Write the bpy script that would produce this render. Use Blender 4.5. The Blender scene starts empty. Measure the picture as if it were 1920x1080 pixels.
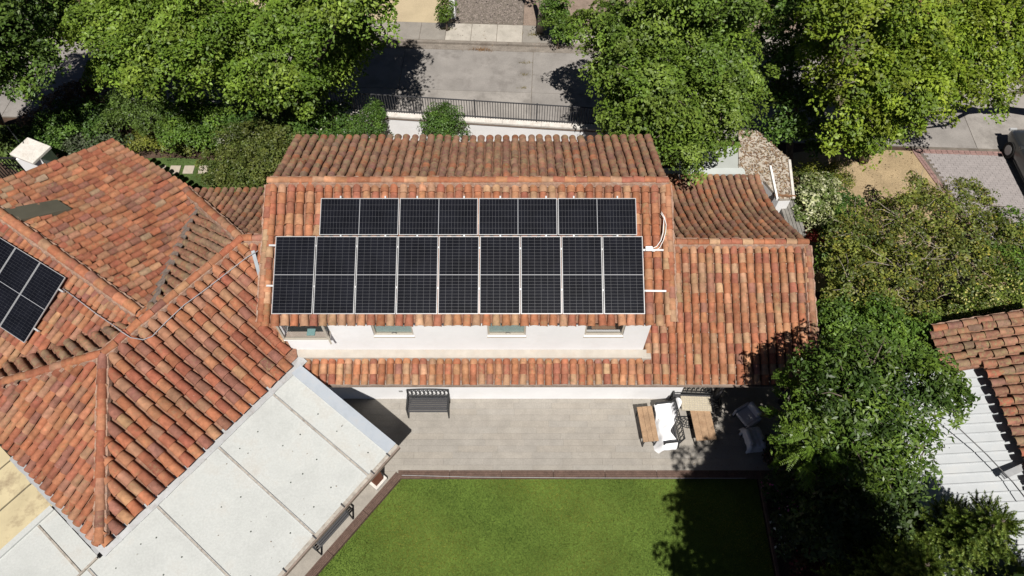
import bpy, bmesh, math, random
import numpy as np
from mathutils import Vector, Matrix, noise as mnoise

random.seed(7); rng = np.random.default_rng(7)
R = math.radians
sc = bpy.context.scene
COL = sc.collection

# ------------------------------------------------------------------ camera, sky, sun, exposure
CAM_H = 21.0; PITCH = R(58.0); FPX = 1330.0
cd = bpy.data.cameras.new('camera'); cam = bpy.data.objects.new('camera', cd); COL.objects.link(cam)
cam.location = (0, 0, CAM_H); cam.rotation_euler = (R(90) - PITCH, 0, 0)
cd.sensor_width = 36; cd.lens = 36 * FPX / 1920.0; cd.clip_start = 0.1; cd.clip_end = 2000
sc.camera = cam
SUN_EL = R(60)                           # azimuth clockwise from +Y (north): south, a touch east
SUN_AZ = R(176)
w = bpy.data.worlds.new('World'); sc.world = w; w.use_nodes = True
nt = w.node_tree; bg = nt.nodes['Background']
sky = nt.nodes.new('ShaderNodeTexSky'); sky.sky_type = 'NISHITA'; sky.sun_disc = False
sky.sun_elevation = SUN_EL; sky.sun_rotation = SUN_AZ; sky.air_density = 0.22; sky.dust_density = 0.2; sky.ozone_density = 1.0
nt.links.new(sky.outputs[0], bg.inputs[0]); bg.inputs[1].default_value = 0.05
sl = bpy.data.lights.new('sun', 'SUN'); sl.energy = 5.0; sl.angle = R(0.5); sl.color = (1, .955, .89)
sun = bpy.data.objects.new('sun', sl); COL.objects.link(sun)
sdir = Vector((math.sin(SUN_AZ) * math.cos(SUN_EL), math.cos(SUN_AZ) * math.cos(SUN_EL), math.sin(SUN_EL)))
sun.rotation_euler = sdir.to_track_quat('Z', 'Y').to_euler()
sun.location = (0, -30, 50)
sc.view_settings.view_transform = 'Standard'; sc.view_settings.look = 'None'
sc.view_settings.exposure = 0.27; sc.view_settings.gamma = 1; sc.view_settings.use_curve_mapping = False
sc.cycles.max_bounces = 6; sc.cycles.diffuse_bounces = 3; sc.cycles.transparent_max_bounces = 12

# ------------------------------------------------------------------ surveying: a sight line from the drone meets a level or a slope
_d = Vector((0, math.cos(PITCH), -math.sin(PITCH))); _u = Vector((0, math.sin(PITCH), math.cos(PITCH))); _r = Vector((1, 0, 0))
_C = Vector((0, 0, CAM_H))
def ray(x, y): return _d + _r * ((x - 960) / FPX) + _u * ((540 - y) / FPX)
def at(x, y, z=0.0):
    v = ray(x, y); return _C + v * ((z - CAM_H) / v.z)
def hit(x, y, P0, N):
    v = ray(x, y); return _C + v * ((P0 - _C).dot(N) / v.dot(N))
def proj(p):
    q = Vector(p) - _C; w_ = max(q.dot(_d), .1); return 960 + FPX * q.dot(_r) / w_, 540 - FPX * q.dot(_u) / w_, w_

# ------------------------------------------------------------------ materials
MATS = {}
def mat(name, col, rough=.75, spec=.3, metal=0, var=.0, vscale=3.0, fine=0.0, fscale=60, bump=0, bscale=40, stain=None, stain_scale=1.2, stain_amt=.5, coat=0):
    m = bpy.data.materials.new(name); m.use_nodes = True; t = m.node_tree; n = t.nodes; b = n['Principled BSDF']
    b.inputs['Roughness'].default_value = rough; b.inputs['Metallic'].default_value = metal
    b.inputs['Specular IOR Level'].default_value = spec; b.inputs['Coat Weight'].default_value = coat
    geo = n.new('ShaderNodeNewGeometry'); pos = geo.outputs['Position']
    rgb = n.new('ShaderNodeRGB'); rgb.outputs[0].default_value = (*col, 1); out = rgb.outputs[0]
    def nz(scale, detail=4, rg=.6):
        x = n.new('ShaderNodeTexNoise'); x.inputs['Scale'].default_value = scale; x.inputs['Detail'].default_value = detail
        x.inputs['Roughness'].default_value = rg; t.links.new(pos, x.inputs['Vector']); return x.outputs['Fac']
    def mulby(out, fac, lo, hi):
        mr = n.new('ShaderNodeMapRange'); mr.inputs[1].default_value = .3; mr.inputs[2].default_value = .7
        mr.inputs[3].default_value = lo; mr.inputs[4].default_value = hi; t.links.new(fac, mr.inputs[0])
        mx = n.new('ShaderNodeVectorMath'); mx.operation = 'SCALE'; t.links.new(out, mx.inputs[0]); t.links.new(mr.outputs[0], mx.inputs['Scale'])
        return mx.outputs[0]
    if var: out = mulby(out, nz(vscale), 1 - var, 1 + var)
    if fine: out = mulby(out, nz(fscale, 2), 1 - fine, 1 + fine)
    if stain:
        f = nz(stain_scale, 6, .7); mr = n.new('ShaderNodeMapRange'); mr.inputs[1].default_value = .52; mr.inputs[2].default_value = .72
        mr.inputs[4].default_value = stain_amt; t.links.new(f, mr.inputs[0])
        mx = n.new('ShaderNodeMix'); mx.data_type = 'RGBA'; t.links.new(mr.outputs[0], mx.inputs[0]); t.links.new(out, mx.inputs[6])
        mx.inputs[7].default_value = (*stain, 1); out = mx.outputs[2]
    t.links.new(out, b.inputs['Base Color'])
    if bump:
        bp = n.new('ShaderNodeBump'); bp.inputs['Strength'].default_value = bump; bp.inputs['Distance'].default_value = .02
        t.links.new(nz(bscale, 3), bp.inputs['Height']); t.links.new(bp.outputs[0], b.inputs['Normal'])
    MATS[name] = m; return m

def tile_mat(name, source):
    m = bpy.data.materials.new(name); m.use_nodes = True; t = m.node_tree; n = t.nodes; b = n['Principled BSDF']
    b.inputs['Roughness'].default_value = .85; b.inputs['Specular IOR Level'].default_value = .15
    if source == 'object':
        s = n.new('ShaderNodeObjectInfo'); colr, alpha = s.outputs['Color'], s.outputs['Alpha']
    else:
        s = n.new('ShaderNodeAttribute'); s.attribute_name = 'tint'; colr, alpha = s.outputs['Color'], s.outputs['Alpha']
    geo = n.new('ShaderNodeNewGeometry'); pos = geo.outputs['Position']
    def nz(scale, detail=4, rg=.65):
        x = n.new('ShaderNodeTexNoise'); x.inputs['Scale'].default_value = scale; x.inputs['Detail'].default_value = detail
        x.inputs['Roughness'].default_value = rg; t.links.new(pos, x.inputs['Vector']); return x.outputs['Fac']
    def rng_(f, a, b_, c, d):
        mr = n.new('ShaderNodeMapRange'); t.links.new(f, mr.inputs[0])
        for i, v in zip((1, 2, 3, 4), (a, b_, c, d)): mr.inputs[i].default_value = v
        return mr.outputs[0]
    sca = n.new('ShaderNodeVectorMath'); sca.operation = 'SCALE'; t.links.new(colr, sca.inputs[0]); t.links.new(rng_(nz(7), .3, .7, .74, 1.22), sca.inputs['Scale'])
    big = n.new('ShaderNodeVectorMath'); big.operation = 'SCALE'; t.links.new(sca.outputs[0], big.inputs[0]); t.links.new(rng_(nz(1.3, 5, .7), .32, .68, .78, 1.16), big.inputs['Scale'])
    def mixc(out, fac, c):
        mx = n.new('ShaderNodeMix'); mx.data_type = 'RGBA'; t.links.new(fac, mx.inputs[0]); t.links.new(out, mx.inputs[6]); mx.inputs[7].default_value = (*c, 1); return mx.outputs[2]
    out = big.outputs[0]
    lich = n.new('ShaderNodeMath'); lich.operation = 'MULTIPLY'; t.links.new(rng_(nz(11, 5, .7), .48, .62, 0, 1), lich.inputs[0]); t.links.new(alpha, lich.inputs[1])
    out = mixc(out, lich.outputs[0], (.25, .20, .105))
    soot = n.new('ShaderNodeMath'); soot.operation = 'MULTIPLY'; t.links.new(rng_(nz(5.3, 5, .7), .52, .70, 0, .75), soot.inputs[0]); t.links.new(alpha, soot.inputs[1])
    out = mixc(out, soot.outputs[0], (.075, .055, .048))
    out = mixc(out, rng_(nz(42, 2, .5), .70, .76, 0, .55), (.52, .42, .34))
    t.links.new(out, b.inputs['Base Color'])
    bp = n.new('ShaderNodeBump'); bp.inputs['Strength'].default_value = .35; bp.inputs['Distance'].default_value = .012
    t.links.new(nz(55, 3), bp.inputs['Height']); t.links.new(bp.outputs[0], b.inputs['Normal'])
    return m
TILE_ONE = tile_mat('clay_tile_single', 'object'); TILE_ALL = tile_mat('clay_tile_field', 'attr')

def leaf_mat(name, rough=.5, trans=.24):
    m = bpy.data.materials.new(name); m.use_nodes = True; t = m.node_tree; n = t.nodes; b = n['Principled BSDF']
    b.inputs['Roughness'].default_value = rough; b.inputs['Specular IOR Level'].default_value = .35
    s = n.new('ShaderNodeAttribute'); s.attribute_name = 'tint'; t.links.new(s.outputs['Color'], b.inputs['Base Color'])
    tr = n.new('ShaderNodeBsdfTranslucent'); mul = n.new('ShaderNodeMix'); mul.data_type = 'RGBA'; mul.blend_type = 'MULTIPLY'; mul.inputs[0].default_value = 1
    t.links.new(s.outputs['Color'], mul.inputs[6]); mul.inputs[7].default_value = (1.0, 1.15, .45, 1); t.links.new(mul.outputs[2], tr.inputs[0])
    mx = n.new('ShaderNodeMixShader'); mx.inputs[0].default_value = trans
    t.links.new(b.outputs[0], mx.inputs[1]); t.links.new(tr.outputs[0], mx.inputs[2]); t.links.new(mx.outputs[0], n['Material Output'].inputs[0])
    return m
LEAF = leaf_mat('leaf'); LEAF_GLOSSY = leaf_mat('leaf_glossy', .42, .2); GRASS = leaf_mat('grass_blade', .7, .3)

def glass_mat(name, tint, refl=.12, clear=.6):
    m = bpy.data.materials.new(name); m.use_nodes = True; t = m.node_tree; n = t.nodes; b = n['Principled BSDF']
    b.inputs['Base Color'].default_value = (*tint, 1); b.inputs['Roughness'].default_value = .05; b.inputs['Specular IOR Level'].default_value = .5
    tr = n.new('ShaderNodeBsdfTransparent'); mx = n.new('ShaderNodeMixShader'); mx.inputs[0].default_value = clear
    t.links.new(b.outputs[0], mx.inputs[1]); t.links.new(tr.outputs[0], mx.inputs[2]); t.links.new(mx.outputs[0], n['Material Output'].inputs[0])
    return m

WALL = mat('white_render', (.80, .80, .81), .9, .1, var=.04, vscale=1.2, fine=.02, bump=.08, bscale=30, stain=(.66, .64, .61), stain_scale=1.1, stain_amt=.3)
COPING = mat('aged_coping', (.60, .57, .53), .9, .1, var=.12, vscale=5, fine=.1, fscale=25, stain=(.36, .30, .25), stain_scale=3, stain_amt=.7, bump=.2)
LEDGE = mat('stained_ledge', (.42, .385, .34), .9, .1, var=.08, vscale=4, stain=(.42, .35, .29), stain_scale=3.5, stain_amt=.7, bump=.15)
MORTAR = mat('mortar', (.30, .19, .14), .95, .1, var=.25, vscale=9, fine=.25, fscale=45, stain=(.40, .34, .29), stain_scale=7, stain_amt=.8, bump=.6, bscale=35)
PAN = mat('clay_pan', (.24, .125, .085), .95, .1, var=.3, vscale=6, fine=.25, fscale=50, stain=(.22, .17, .12), stain_scale=5, stain_amt=.8, bump=.4)
GREYMETAL = mat('galvanised_metal', (.42, .43, .44), .5, .5, .35, var=.12, vscale=3, stain=(.25, .22, .2), stain_scale=4, stain_amt=.6)
GUTTER = mat('weathered_gutter', (.24, .19, .16), .7, .3, var=.2, vscale=5, stain=(.12, .09, .07), stain_scale=6)
CANOPY = mat('white_roof_sheet', (.455, .47, .458), .65, .2, var=.09, vscale=.9, fine=.06, fscale=20, stain=(.33, .28, .23), stain_scale=.9, stain_amt=.4)
BATTEN = mat('grey_batten', (.36, .33, .29), .8, .2, var=.25, vscale=9, stain=(.14, .11, .09), stain_scale=8, stain_amt=.8)
BOLT = mat('bolt_washer', (.09, .10, .09), .6, .4)
BLACK = mat('black_iron', (.025, .026, .028), .5, .4)
DARKSTEEL = mat('dark_steel', (.055, .055, .06), .55, .4)
WOOD = mat('oak_top', (.335, .22, .135), .6, .3, var=.2, vscale=4, fine=.15, fscale=30, stain=(.24, .13, .07), stain_scale=3, stain_amt=.5)
GREYWOOD = mat('greyed_timber', (.20, .19, .175), .9, .1, var=.2, vscale=5, fine=.2, fscale=30)
BROWNWOOD = mat('brown_timber', (.21, .115, .065), .8, .2, var=.3, vscale=5, fine=.2, fscale=25)
PLANK = [mat('terrace_plank_%s' % k, c, .8, .2, var=.10, vscale=2.2, fine=.08, fscale=22, stain=(.225, .208, .19), stain_scale=2.8, stain_amt=.45, bump=.06) for k, c in
         zip(('pale', 'mid', 'warm', 'cool'), ((.303, .281, .250), (.289, .268, .239), (.297, .273, .240), (.292, .273, .246)))]
EDGING = mat('edging_timber', (.115, .075, .06), .85, .2, var=.2, vscale=6, fine=.25, fscale=40)
SOIL = mat('garden_soil', (.075, .05, .037), .95, .1, var=.35, vscale=2, fine=.3, fscale=30, bump=.6, bscale=25)
TURF = mat('turf', (.092, .14, .026), .95, .1, var=.2, vscale=.9, fine=.3, fscale=35, stain=(.12, .165, .035), stain_scale=.55, stain_amt=.6, bump=.8, bscale=60)
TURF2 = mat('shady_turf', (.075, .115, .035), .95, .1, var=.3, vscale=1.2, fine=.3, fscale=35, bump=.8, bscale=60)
SAND = mat('sandy_ground', (.33, .25, .15), .95, .1, var=.15, vscale=1.5, fine=.25, fscale=28, stain=(.25, .18, .11), stain_scale=2, bump=.5)
PALE_SAND = mat('pale_sand', (.42, .345, .23), .95, .1, var=.08, vscale=1.3, fine=.08, fscale=28, bump=.3)
CONC = [mat('road_concrete_%s' % k, c, .9, .15, var=.14, vscale=1.1, fine=.1, fscale=26, stain=(.135, .122, .112), stain_scale=.9, stain_amt=.75, bump=.2) for k, c in
        zip(('pale', 'mid', 'dark'), ((.285, .265, .245), (.265, .246, .228), (.25, .233, .218)))]
WALK = [mat('pavement_%s' % k, c, .9, .15, var=.12, vscale=2, fine=.1, fscale=26, stain=(.2, .18, .15), stain_scale=1.5, stain_amt=.5, bump=.2) for k, c in
        zip(('pale', 'mid', 'grey'), ((.40, .37, .325), (.30, .275, .245), (.25, .23, .205)))]
KERB = mat('kerb_concrete', (.215, .19, .165), .95, .1, var=.2, vscale=3, fine=.2, fscale=25, stain=(.13, .10, .08), stain_scale=2, stain_amt=.7, bump=.3)
JOINT = mat('joint_filler', (.15, .13, .11), .95, .1, var=.3, vscale=4)
REDBRICK = mat('red_brick', (.25, .16, .145), .9, .1, var=.2, vscale=7, fine=.15, fscale=30)
PAVER = mat('grey_paver', (.285, .26, .255), .9, .15, var=.1, vscale=4, fine=.12, fscale=30)
COBBLE = mat('cobble_stone', (.20, .17, .15), .9, .2, var=.55, vscale=14, fine=.2, fscale=40)
STONE = mat('stepping_stone', (.40, .35, .29), .9, .1, var=.1, vscale=6, bump=.2)
BARK = mat('bark', (.13, .105, .085), .95, .1, var=.35, vscale=6, fine=.3, fscale=40, bump=.8)
PALEBARK = mat('pale_bark', (.30, .26, .22), .95, .1, var=.35, vscale=6, fine=.3, fscale=40, bump=.6)
FRAME = mat('panel_aluminium', (.52, .53, .54), .35, .5, .3)
BACK = mat('panel_backsheet', (.055, .058, .068), .35, .5, var=.1, vscale=20)
MIDLINE = mat('panel_busbar', (.34, .35, .37), .4, .5)
CELL = mat('silicon_cell', (.007, .0075, .011), .16, .3, var=.4, vscale=1.6)
BEIGE = mat('window_frame', (.42, .38, .32), .5, .4, var=.06)
CURTAIN = mat('pale_aqua_blind', (.50, .66, .63), .8, .2, var=.08, vscale=9)
ROOMFLOOR = mat('room_floor', (.36, .22, .14), .6, .3, var=.1)
ROOMPALE = mat('room_pale', (.60, .50, .42), .7, .2, var=.05)
TOWEL = mat('turquoise_towel', (.28, .52, .52), .9, .1)
GLASS = glass_mat('window_glass', (.05, .06, .06), clear=.8)
CARGLASS = glass_mat('car_glass', (.02, .022, .025), clear=.15)
SILVER = mat('car_paint', (.075, .08, .08), .3, .5, .6, coat=.6)
RUBBER = mat('tyre_rubber', (.02, .02, .02), .8, .2)
CLOTH = mat('white_cloth', (.80, .80, .82), .9, .1, var=.03)
CUSHION = mat('pale_cushion', (.62, .61, .64), .9, .1, var=.05)
WOVEN = mat('woven_beige', (.46, .41, .31), .9, .1, var=.2, vscale=25, bump=.5, bscale=60)
PLASTIC = mat('white_plastic', (.80, .80, .78), .5, .3)
CABLE = mat('cable_sheath', (.32, .32, .34), .6, .3)
OLIVE = mat('roof_hatch_sheet', (.085, .08, .06), .55, .4, var=.12, vscale=2)
YELLOWROOF = mat('yellowed_sheet', (.48, .41, .26), .8, .2, var=.12, vscale=1.5, stain=(.16, .10, .07), stain_scale=1.3, stain_amt=.8)
RIBSHEET = mat('white_rib_sheet', (.45, .47, .485), .55, .2, var=.06, vscale=2, stain=(.5, .47, .43), stain_scale=2, stain_amt=.3)
LITTER = leaf_mat('dead_leaf', .8, .1)
BRICKRED = mat('terracotta_pier', (.20, .085, .055), .9, .1, var=.15)

# ------------------------------------------------------------------ object helpers
def tag(o, label=None, cat=None, group=None, kind=None):
    if label: o['label'] = label
    if cat: o['category'] = cat
    if group: o['group'] = group
    if kind: o['kind'] = kind
    return o
def link(name, me, parent=None, M=None):
    o = bpy.data.objects.new(name, me); COL.objects.link(o)
    if parent is not None:
        o.parent = parent; o.matrix_parent_inverse = wm(parent).inverted()
    if M is not None: o.matrix_basis = M
    return o
def wm(o):
    m = o.matrix_basis.copy()
    if o.parent is not None: m = wm(o.parent) @ o.matrix_parent_inverse @ m
    return m
def thing(name, loc, label, cat, group=None):
    o = bpy.data.objects.new(name, None); COL.objects.link(o); o.location = loc; o.empty_display_size = .3
    return tag(o, label, cat, group)
def kids(o): return [c for c in COL.objects if c.parent == o]
def copy_tree(o, parent=None):
    ch = [c for c in bpy.data.objects if c.parent == o]
    c = o.copy(); COL.objects.link(c)
    if parent is not None: c.parent = parent
    for k in ch: copy_tree(k, c)
    return c

class MB:
    def __init__(s): s.v = []; s.f = []; s.m = []
    def add(s, vs, fs, mi=0):
        n = len(s.v); s.v += [tuple(v) for v in vs]; s.f += [tuple(i + n for i in f) for f in fs]; s.m += [mi] * len(fs); return s
    def box(s, x0, x1, y0, y1, z0, z1, M=None, mi=0):
        vs = [Vector((x, y, z)) for z in (z0, z1) for y in (y0, y1) for x in (x0, x1)]
        if M is not None: vs = [M @ v for v in vs]
        return s.add(vs, [(0, 2, 3, 1), (4, 5, 7, 6), (0, 1, 5, 4), (2, 6, 7, 3), (0, 4, 6, 2), (1, 3, 7, 5)], mi)
    def bar(s, p, q, wd, ht, mi=0, up=Vector((0, 0, 1))):
        p, q = Vector(p), Vector(q); y = (q - p); L = y.length; y.normalize(); x = y.cross(up)
        if x.length < 1e-4: x = Vector((1, 0, 0))
        x.normalize(); z = x.cross(y); M = Matrix((( *[x.x, y.x, z.x, p.x],), (x.y, y.y, z.y, p.y), (x.z, y.z, z.z, p.z), (0, 0, 0, 1)))
        return s.box(-wd / 2, wd / 2, 0, L, -ht / 2, ht / 2, M, mi)
    def tube(s, pts, rad, n=6, mi=0, cap=True):
        pts = [Vector(p) for p in pts]; rad = rad if isinstance(rad, (list, tuple)) else [rad] * len(pts)
        base = len(s.v); ref = None
        for i, p in enumerate(pts):
            t = (pts[min(i + 1, len(pts) - 1)] - pts[max(i - 1, 0)]).normalized()
            if ref is None: ref = t.orthogonal().normalized()
            x = (ref - t * ref.dot(t));  x = x.normalized() if x.length > 1e-5 else t.orthogonal().normalized(); ref = x; y = t.cross(x)
            for k in range(n):
                a = 2 * math.pi * k / n; s.v.append(tuple(p + (x * math.cos(a) + y * math.sin(a)) * rad[i]))
        for i in range(len(pts) - 1):
            for k in range(n):
                a, b = base + i * n + k, base + i * n + (k + 1) % n; s.f.append((a, b, b + n, a + n)); s.m.append(mi)
        if cap:
            s.f.append(tuple(base + k for k in reversed(range(n)))); s.m.append(mi)
            e = base + (len(pts) - 1) * n; s.f.append(tuple(e + k for k in range(n))); s.m.append(mi)
        return s
    def prism(s, poly, z0, z1, mi=0):
        n = len(poly)
        ar = sum(poly[i][0] * poly[(i + 1) % n][1] - poly[(i + 1) % n][0] * poly[i][1] for i in range(n))
        if ar < 0: poly = poly[::-1]
        vs = [(p[0], p[1], z0) for p in poly] + [(p[0], p[1], z1) for p in poly]
        return s.add(vs, [tuple(reversed(range(n))), tuple(range(n, 2 * n))] + [(i, (i + 1) % n, n + (i + 1) % n, n + i) for i in range(n)], mi)
    def sheet(s, poly, mi=0): return s.add(poly, [tuple(range(len(poly)))], mi)
    def mesh(s, name, mats, smooth=False):
        me = bpy.data.meshes.new(name); me.from_pydata(s.v, [], s.f)
        for m in (mats if isinstance(mats, (list, tuple)) else [mats]): me.materials.append(m)
        me.polygons.foreach_set('material_index', s.m)
        if smooth: me.polygons.foreach_set('use_smooth', [True] * len(s.f))
        me.update(); return me
    def build(s, name, mats, parent=None, smooth=False, bevel=0):
        o = link(name, s.mesh(name, mats, smooth), parent)
        if bevel:
            b = o.modifiers.new('bevel', 'BEVEL'); b.width = bevel; b.segments = 2; b.limit_method = 'ANGLE'
        return o
def frame_mat(p, x, y, z): return Matrix(((x.x, y.x, z.x, p.x), (x.y, y.y, z.y, p.y), (x.z, y.z, z.z, p.z), (0, 0, 0, 1)))
def struct(o): o['kind'] = 'structure'; return o

def np_mesh(name, V, F4, cols, material):
    """V (n,3) float, F4 (m,k) int, cols (n,4)"""
    me = bpy.data.meshes.new(name); n, (m, k) = len(V), F4.shape
    me.vertices.add(n); me.vertices.foreach_set('co', V.astype(np.float32).ravel())
    me.loops.add(m * k); me.loops.foreach_set('vertex_index', F4.astype(np.int32).ravel())
    me.polygons.add(m); me.polygons.foreach_set('loop_start', (np.arange(m) * k).astype(np.int32)); me.polygons.foreach_set('loop_total', np.full(m, k, np.int32))
    a = me.attributes.new('tint', 'FLOAT_COLOR', 'POINT'); a.data.foreach_set('color', cols.astype(np.float32).ravel())
    me.materials.append(material); me.update(calc_edges=True); me.validate(); return me

# ================================================================== GROUND AND SETTING
b = MB(); b.box(-150, 150, -120, 180, -.6, -.12); struct(b.build('ground', SOIL))
def sheet(name, pts, z, m):
    return struct(MB().prism([(p[0], p[1]) for p in pts], z - .05, z).build(name, m))
# terrace of long boards
TY0, TY1 = 6.62, 9.2
terrace = struct(MB().box(-13, 9.3, TY0, TY1, -.1, -.022).build('terrace', JOINT))
sheet('terrace_side_strip', [(-13, 2.0), (-6.85, 2.0), (-3.24, 6.62), (-13, 6.62)], -.022, PLANK[2])
plank_me = []
for k in range(4):
    plank_me.append(MB().box(-.6, .6, -.0985, .0985, -.021, 0).mesh('terrace_plank', PLANK[k]))
row = 0; y = TY0 + .1
while y < TY1:
    x = -6.2 - random.random() * 1.2
    while x < 9.2:
        if not (x < -4.9 and y > 8.6) or True:
            o = link('terrace_plank', plank_me[random.randrange(4)], terrace, Matrix.Translation((x + .6, y, random.uniform(-.0015, .001))))
        x += 1.2035
    y += .2005; row += 1
# lawn
aX = Vector((math.cos(R(52)), math.sin(R(52)), 0)); bX = Vector((math.sin(R(52)), -math.cos(R(52)), 0))     # axes of the left house
def AB(a, b_, z=0.0): v = aX * a + bX * b_; return Vector((v.x, v.y, z))
lawn_poly = [(7.33, 6.41), (-3.30, 6.41), (-3.30 - 6.2 * .616, 6.41 - 6.2 * .788), (7.33, 1.5)]
sheet('lawn', lawn_poly, -.07, TURF)
def inside(p, poly):
    c = False; n = len(poly)
    for i in range(n):
        (x1, y1), (x2, y2) = poly[i], poly[(i + 1) % n]
        if (y1 > p[1]) != (y2 > p[1]) and p[0] < (x2 - x1) * (p[1] - y1) / (y2 - y1) + x1: c = not c
    return c
def inside_np(P, poly):
    c = np.zeros(len(P), bool); n = len(poly)
    for i in range(n):
        (x1, y1), (x2, y2) = poly[i], poly[(i + 1) % n]
        if y1 == y2: continue
        c ^= ((y1 > P[:, 1]) != (y2 > P[:, 1])) & (P[:, 0] < (x2 - x1) * (P[:, 1] - y1) / (y2 - y1) + x1)
    return c
def grass(name, poly, n, z, h, c0, c1, patch=1.0):
    xs = [p[0] for p in poly]; ys = [p[1] for p in poly]
    P = np.c_[rng.uniform(min(xs), max(xs), n), rng.uniform(min(ys), max(ys), n)]; P = P[inside_np(P + rng.normal(0, .025, P.shape), poly)]; n = len(P)
    a = rng.uniform(0, 2 * np.pi, n); ln = rng.uniform(.5, 1.1, n) * h; lean = rng.normal(0, .6, (n, 2)) * ln[:, None]; wd = .006 + .004 * rng.random(n)
    V = np.zeros((n, 3, 3)); V[:, 0, :2] = P + np.c_[np.cos(a), np.sin(a)] * wd[:, None]; V[:, 1, :2] = P - np.c_[np.cos(a), np.sin(a)] * wd[:, None]; V[:, 2, :2] = P + lean
    V[:, :2, 2] = z; V[:, 2, 2] = z + ln
    pat = np.sin(P[:, 0] * 1.3 * patch + np.sin(P[:, 1] * 1.1) * 1.5) * .5 + np.sin(P[:, 1] * 2.1 * patch + P[:, 0] * .6) * .3
    f = np.clip(.42 + .7 * pat + rng.normal(0, .25, n), 0, 1.2)[:, None]; c = (1 - f) * np.array(c0) + f * np.array(c1); c *= rng.uniform(.7, 1.25, (n, 1))
    cols = np.repeat(np.c_[c, np.ones(n)], 3, axis=0)
    return link(name, np_mesh(name, V.reshape(-1, 3), np.arange(n * 3).reshape(-1, 3), cols, GRASS))
tag(grass('grass', lawn_poly, 150000, -.075, .045, (.052, .105, .016), (.24, .235, .042)), 'short mown grass of the lawn below the terrace', 'grass', kind='stuff')
# lawn edging: each board its own piece
def boards(name, p, q, wd, n, seg, z0, z1, m, parent, gap=.006):
    p, q = Vector(p), Vector(q); dr = (q - p); L = dr.length; dr.normalize(); nr = Vector((-dr.y, dr.x, 0)); k = max(1, int(L / seg))
    for i in range(n):
        off = nr * ((i - (n - 1) / 2) * (wd / n))
        for j in range(k):
            a_ = p + dr * (L * j / k + gap) + off; b2 = p + dr * (L * (j + 1) / k - gap) + off; dz = random.uniform(-.004, .004)
            o = MB().bar(a_ + Vector((0, 0, (z0 + z1) / 2 + dz)), b2 + Vector((0, 0, (z0 + z1) / 2 + dz)), wd / n - gap, z1 - z0).build(name, m, parent)
edge1 = thing('timber_edging', (2, 6.5, -.1), 'brown slatted timber edging running straight between grey terrace and lawn', 'edging', 'timber edgings around the lawn')
boards('edging_board', (-3.42, 6.53, 0), (9.0, 6.53, 0), .25, 4, 1.55, -.09, .012, EDGING, edge1)
MB().tube([(-3.3, 6.50, .02), (-1.2, 6.445, .02), (2, 6.42, .02), (7, 6.41, .02)], .008, 6).build('hose', GREYMETAL, edge1)
edge2 = thing('timber_edging', (-4.5, 5, -.1), 'brown slatted timber edging slanting past the white canopy to the frame bottom', 'edging', 'timber edgings around the lawn')
boards('edging_board', AB(-5.5, -6.69), AB(3.06, -6.69), .24, 5, 1.4, -.09, .012, EDGING, edge2)
edge3 = thing('timber_edging', (7.4, 4, -.1), 'dark timber edging closing the shaded right end of the lawn', 'edging', 'timber edgings around the lawn')
boards('edging_board', (7.42, 1.5, 0), (7.42, 6.42, 0), .09, 1, 1.6, -.12, .02, EDGING, edge3)
# back garden lawn with stepping stones
back_poly = [(-17.2, 14.5), (-9.2, 14.5), (-9.2, 17.4), (-10.5, 19.0), (-13.2, 19.25), (-17.2, 19.2)]
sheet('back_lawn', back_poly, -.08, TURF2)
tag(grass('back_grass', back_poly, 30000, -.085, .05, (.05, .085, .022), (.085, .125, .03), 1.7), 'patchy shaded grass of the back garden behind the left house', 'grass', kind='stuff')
for i, (px, lab) in enumerate(((262, 'square stepping stone lying in the roof shadow on the back lawn'), (300, 'square stepping stone at the edge of the roof shadow'), (328, 'square pale stepping stone fully lit on the back lawn'), (354, 'square pale stepping stone nearest the bushy shrub'), (382, 'square stepping stone half under the bushy shrub'))):
    p = at(px, 318, -.06); o = MB().box(-.2, .2, -.2, .2, -.04, .02, Matrix.Translation(p)).build('stepping_stone', STONE, bevel=.01)
    tag(o, lab, 'stepping stone', 'stepping stones across the back lawn')
# street (direction slightly falling to the right), kerb, pavement
SA = Vector((1, -.045, 0)).normalized(); SN = Vector((.045, 1, 0)).normalized()
def ST(u, v, z=0.0): p = Vector((0, 20.55, 0)) + SA * u + SN * v; return Vector((p.x, p.y, z))
street = struct(MB().prism([tuple(ST(-70, 0)[:2]), tuple(ST(70, 0)[:2]), tuple(ST(70, 4.95)[:2]), tuple(ST(-70, 4.95)[:2])], -.3, -.085).build('street', JOINT))
U = -30.2
us = [-30.2, -25.6, -21.1, -16.6, -12.2, -8.6, -4.95, .72, 5.2, 9.8, 14.4, 18.6, 23, 27.5, 32]
for i in range(len(us) - 1):
    for v0, v1 in ((.03, 2.38), (2.40, 4.95)):
        g = .012
        M = frame_mat(ST(0, 0), SA, SN, Vector((0, 0, 1)))
        MB().box(us[i] + g, us[i + 1] - g, v0, v1, -.2, -.07 + random.uniform(-.003, .003), M).build('road_slab', CONC[random.randrange(3)], street)
MS = frame_mat(ST(0, 0), SA, SN, Vector((0, 0, 1)))
gut = struct(MB().box(-70, 70, 4.955, 5.28, -.3, -.06, MS).build('gutter', KERB))
kerb = struct(MB().box(-70, 70, 5.285, 5.43, -.3, .04, MS).build('kerb', KERB))
pave = struct(MB().box(-70, 70, 5.435, 6.62, -.3, .03, MS).build('pavement', JOINT))
u_ = -32.0; spec = {}
while u_ < 32:
    wd = 1.15
    if -4.9 < u_ < -1.2 and False: pass
    m = WALK[0] if -4.0 < u_ < -.2 else WALK[random.choice((1, 1, 2))]
    MB().box(u_ + .012, u_ + wd - .012, 5.45, 6.6, 0, .042 + random.uniform(-.004, .004), MS).build('paving_slab', m, pave)
    u_ += wd
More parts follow.
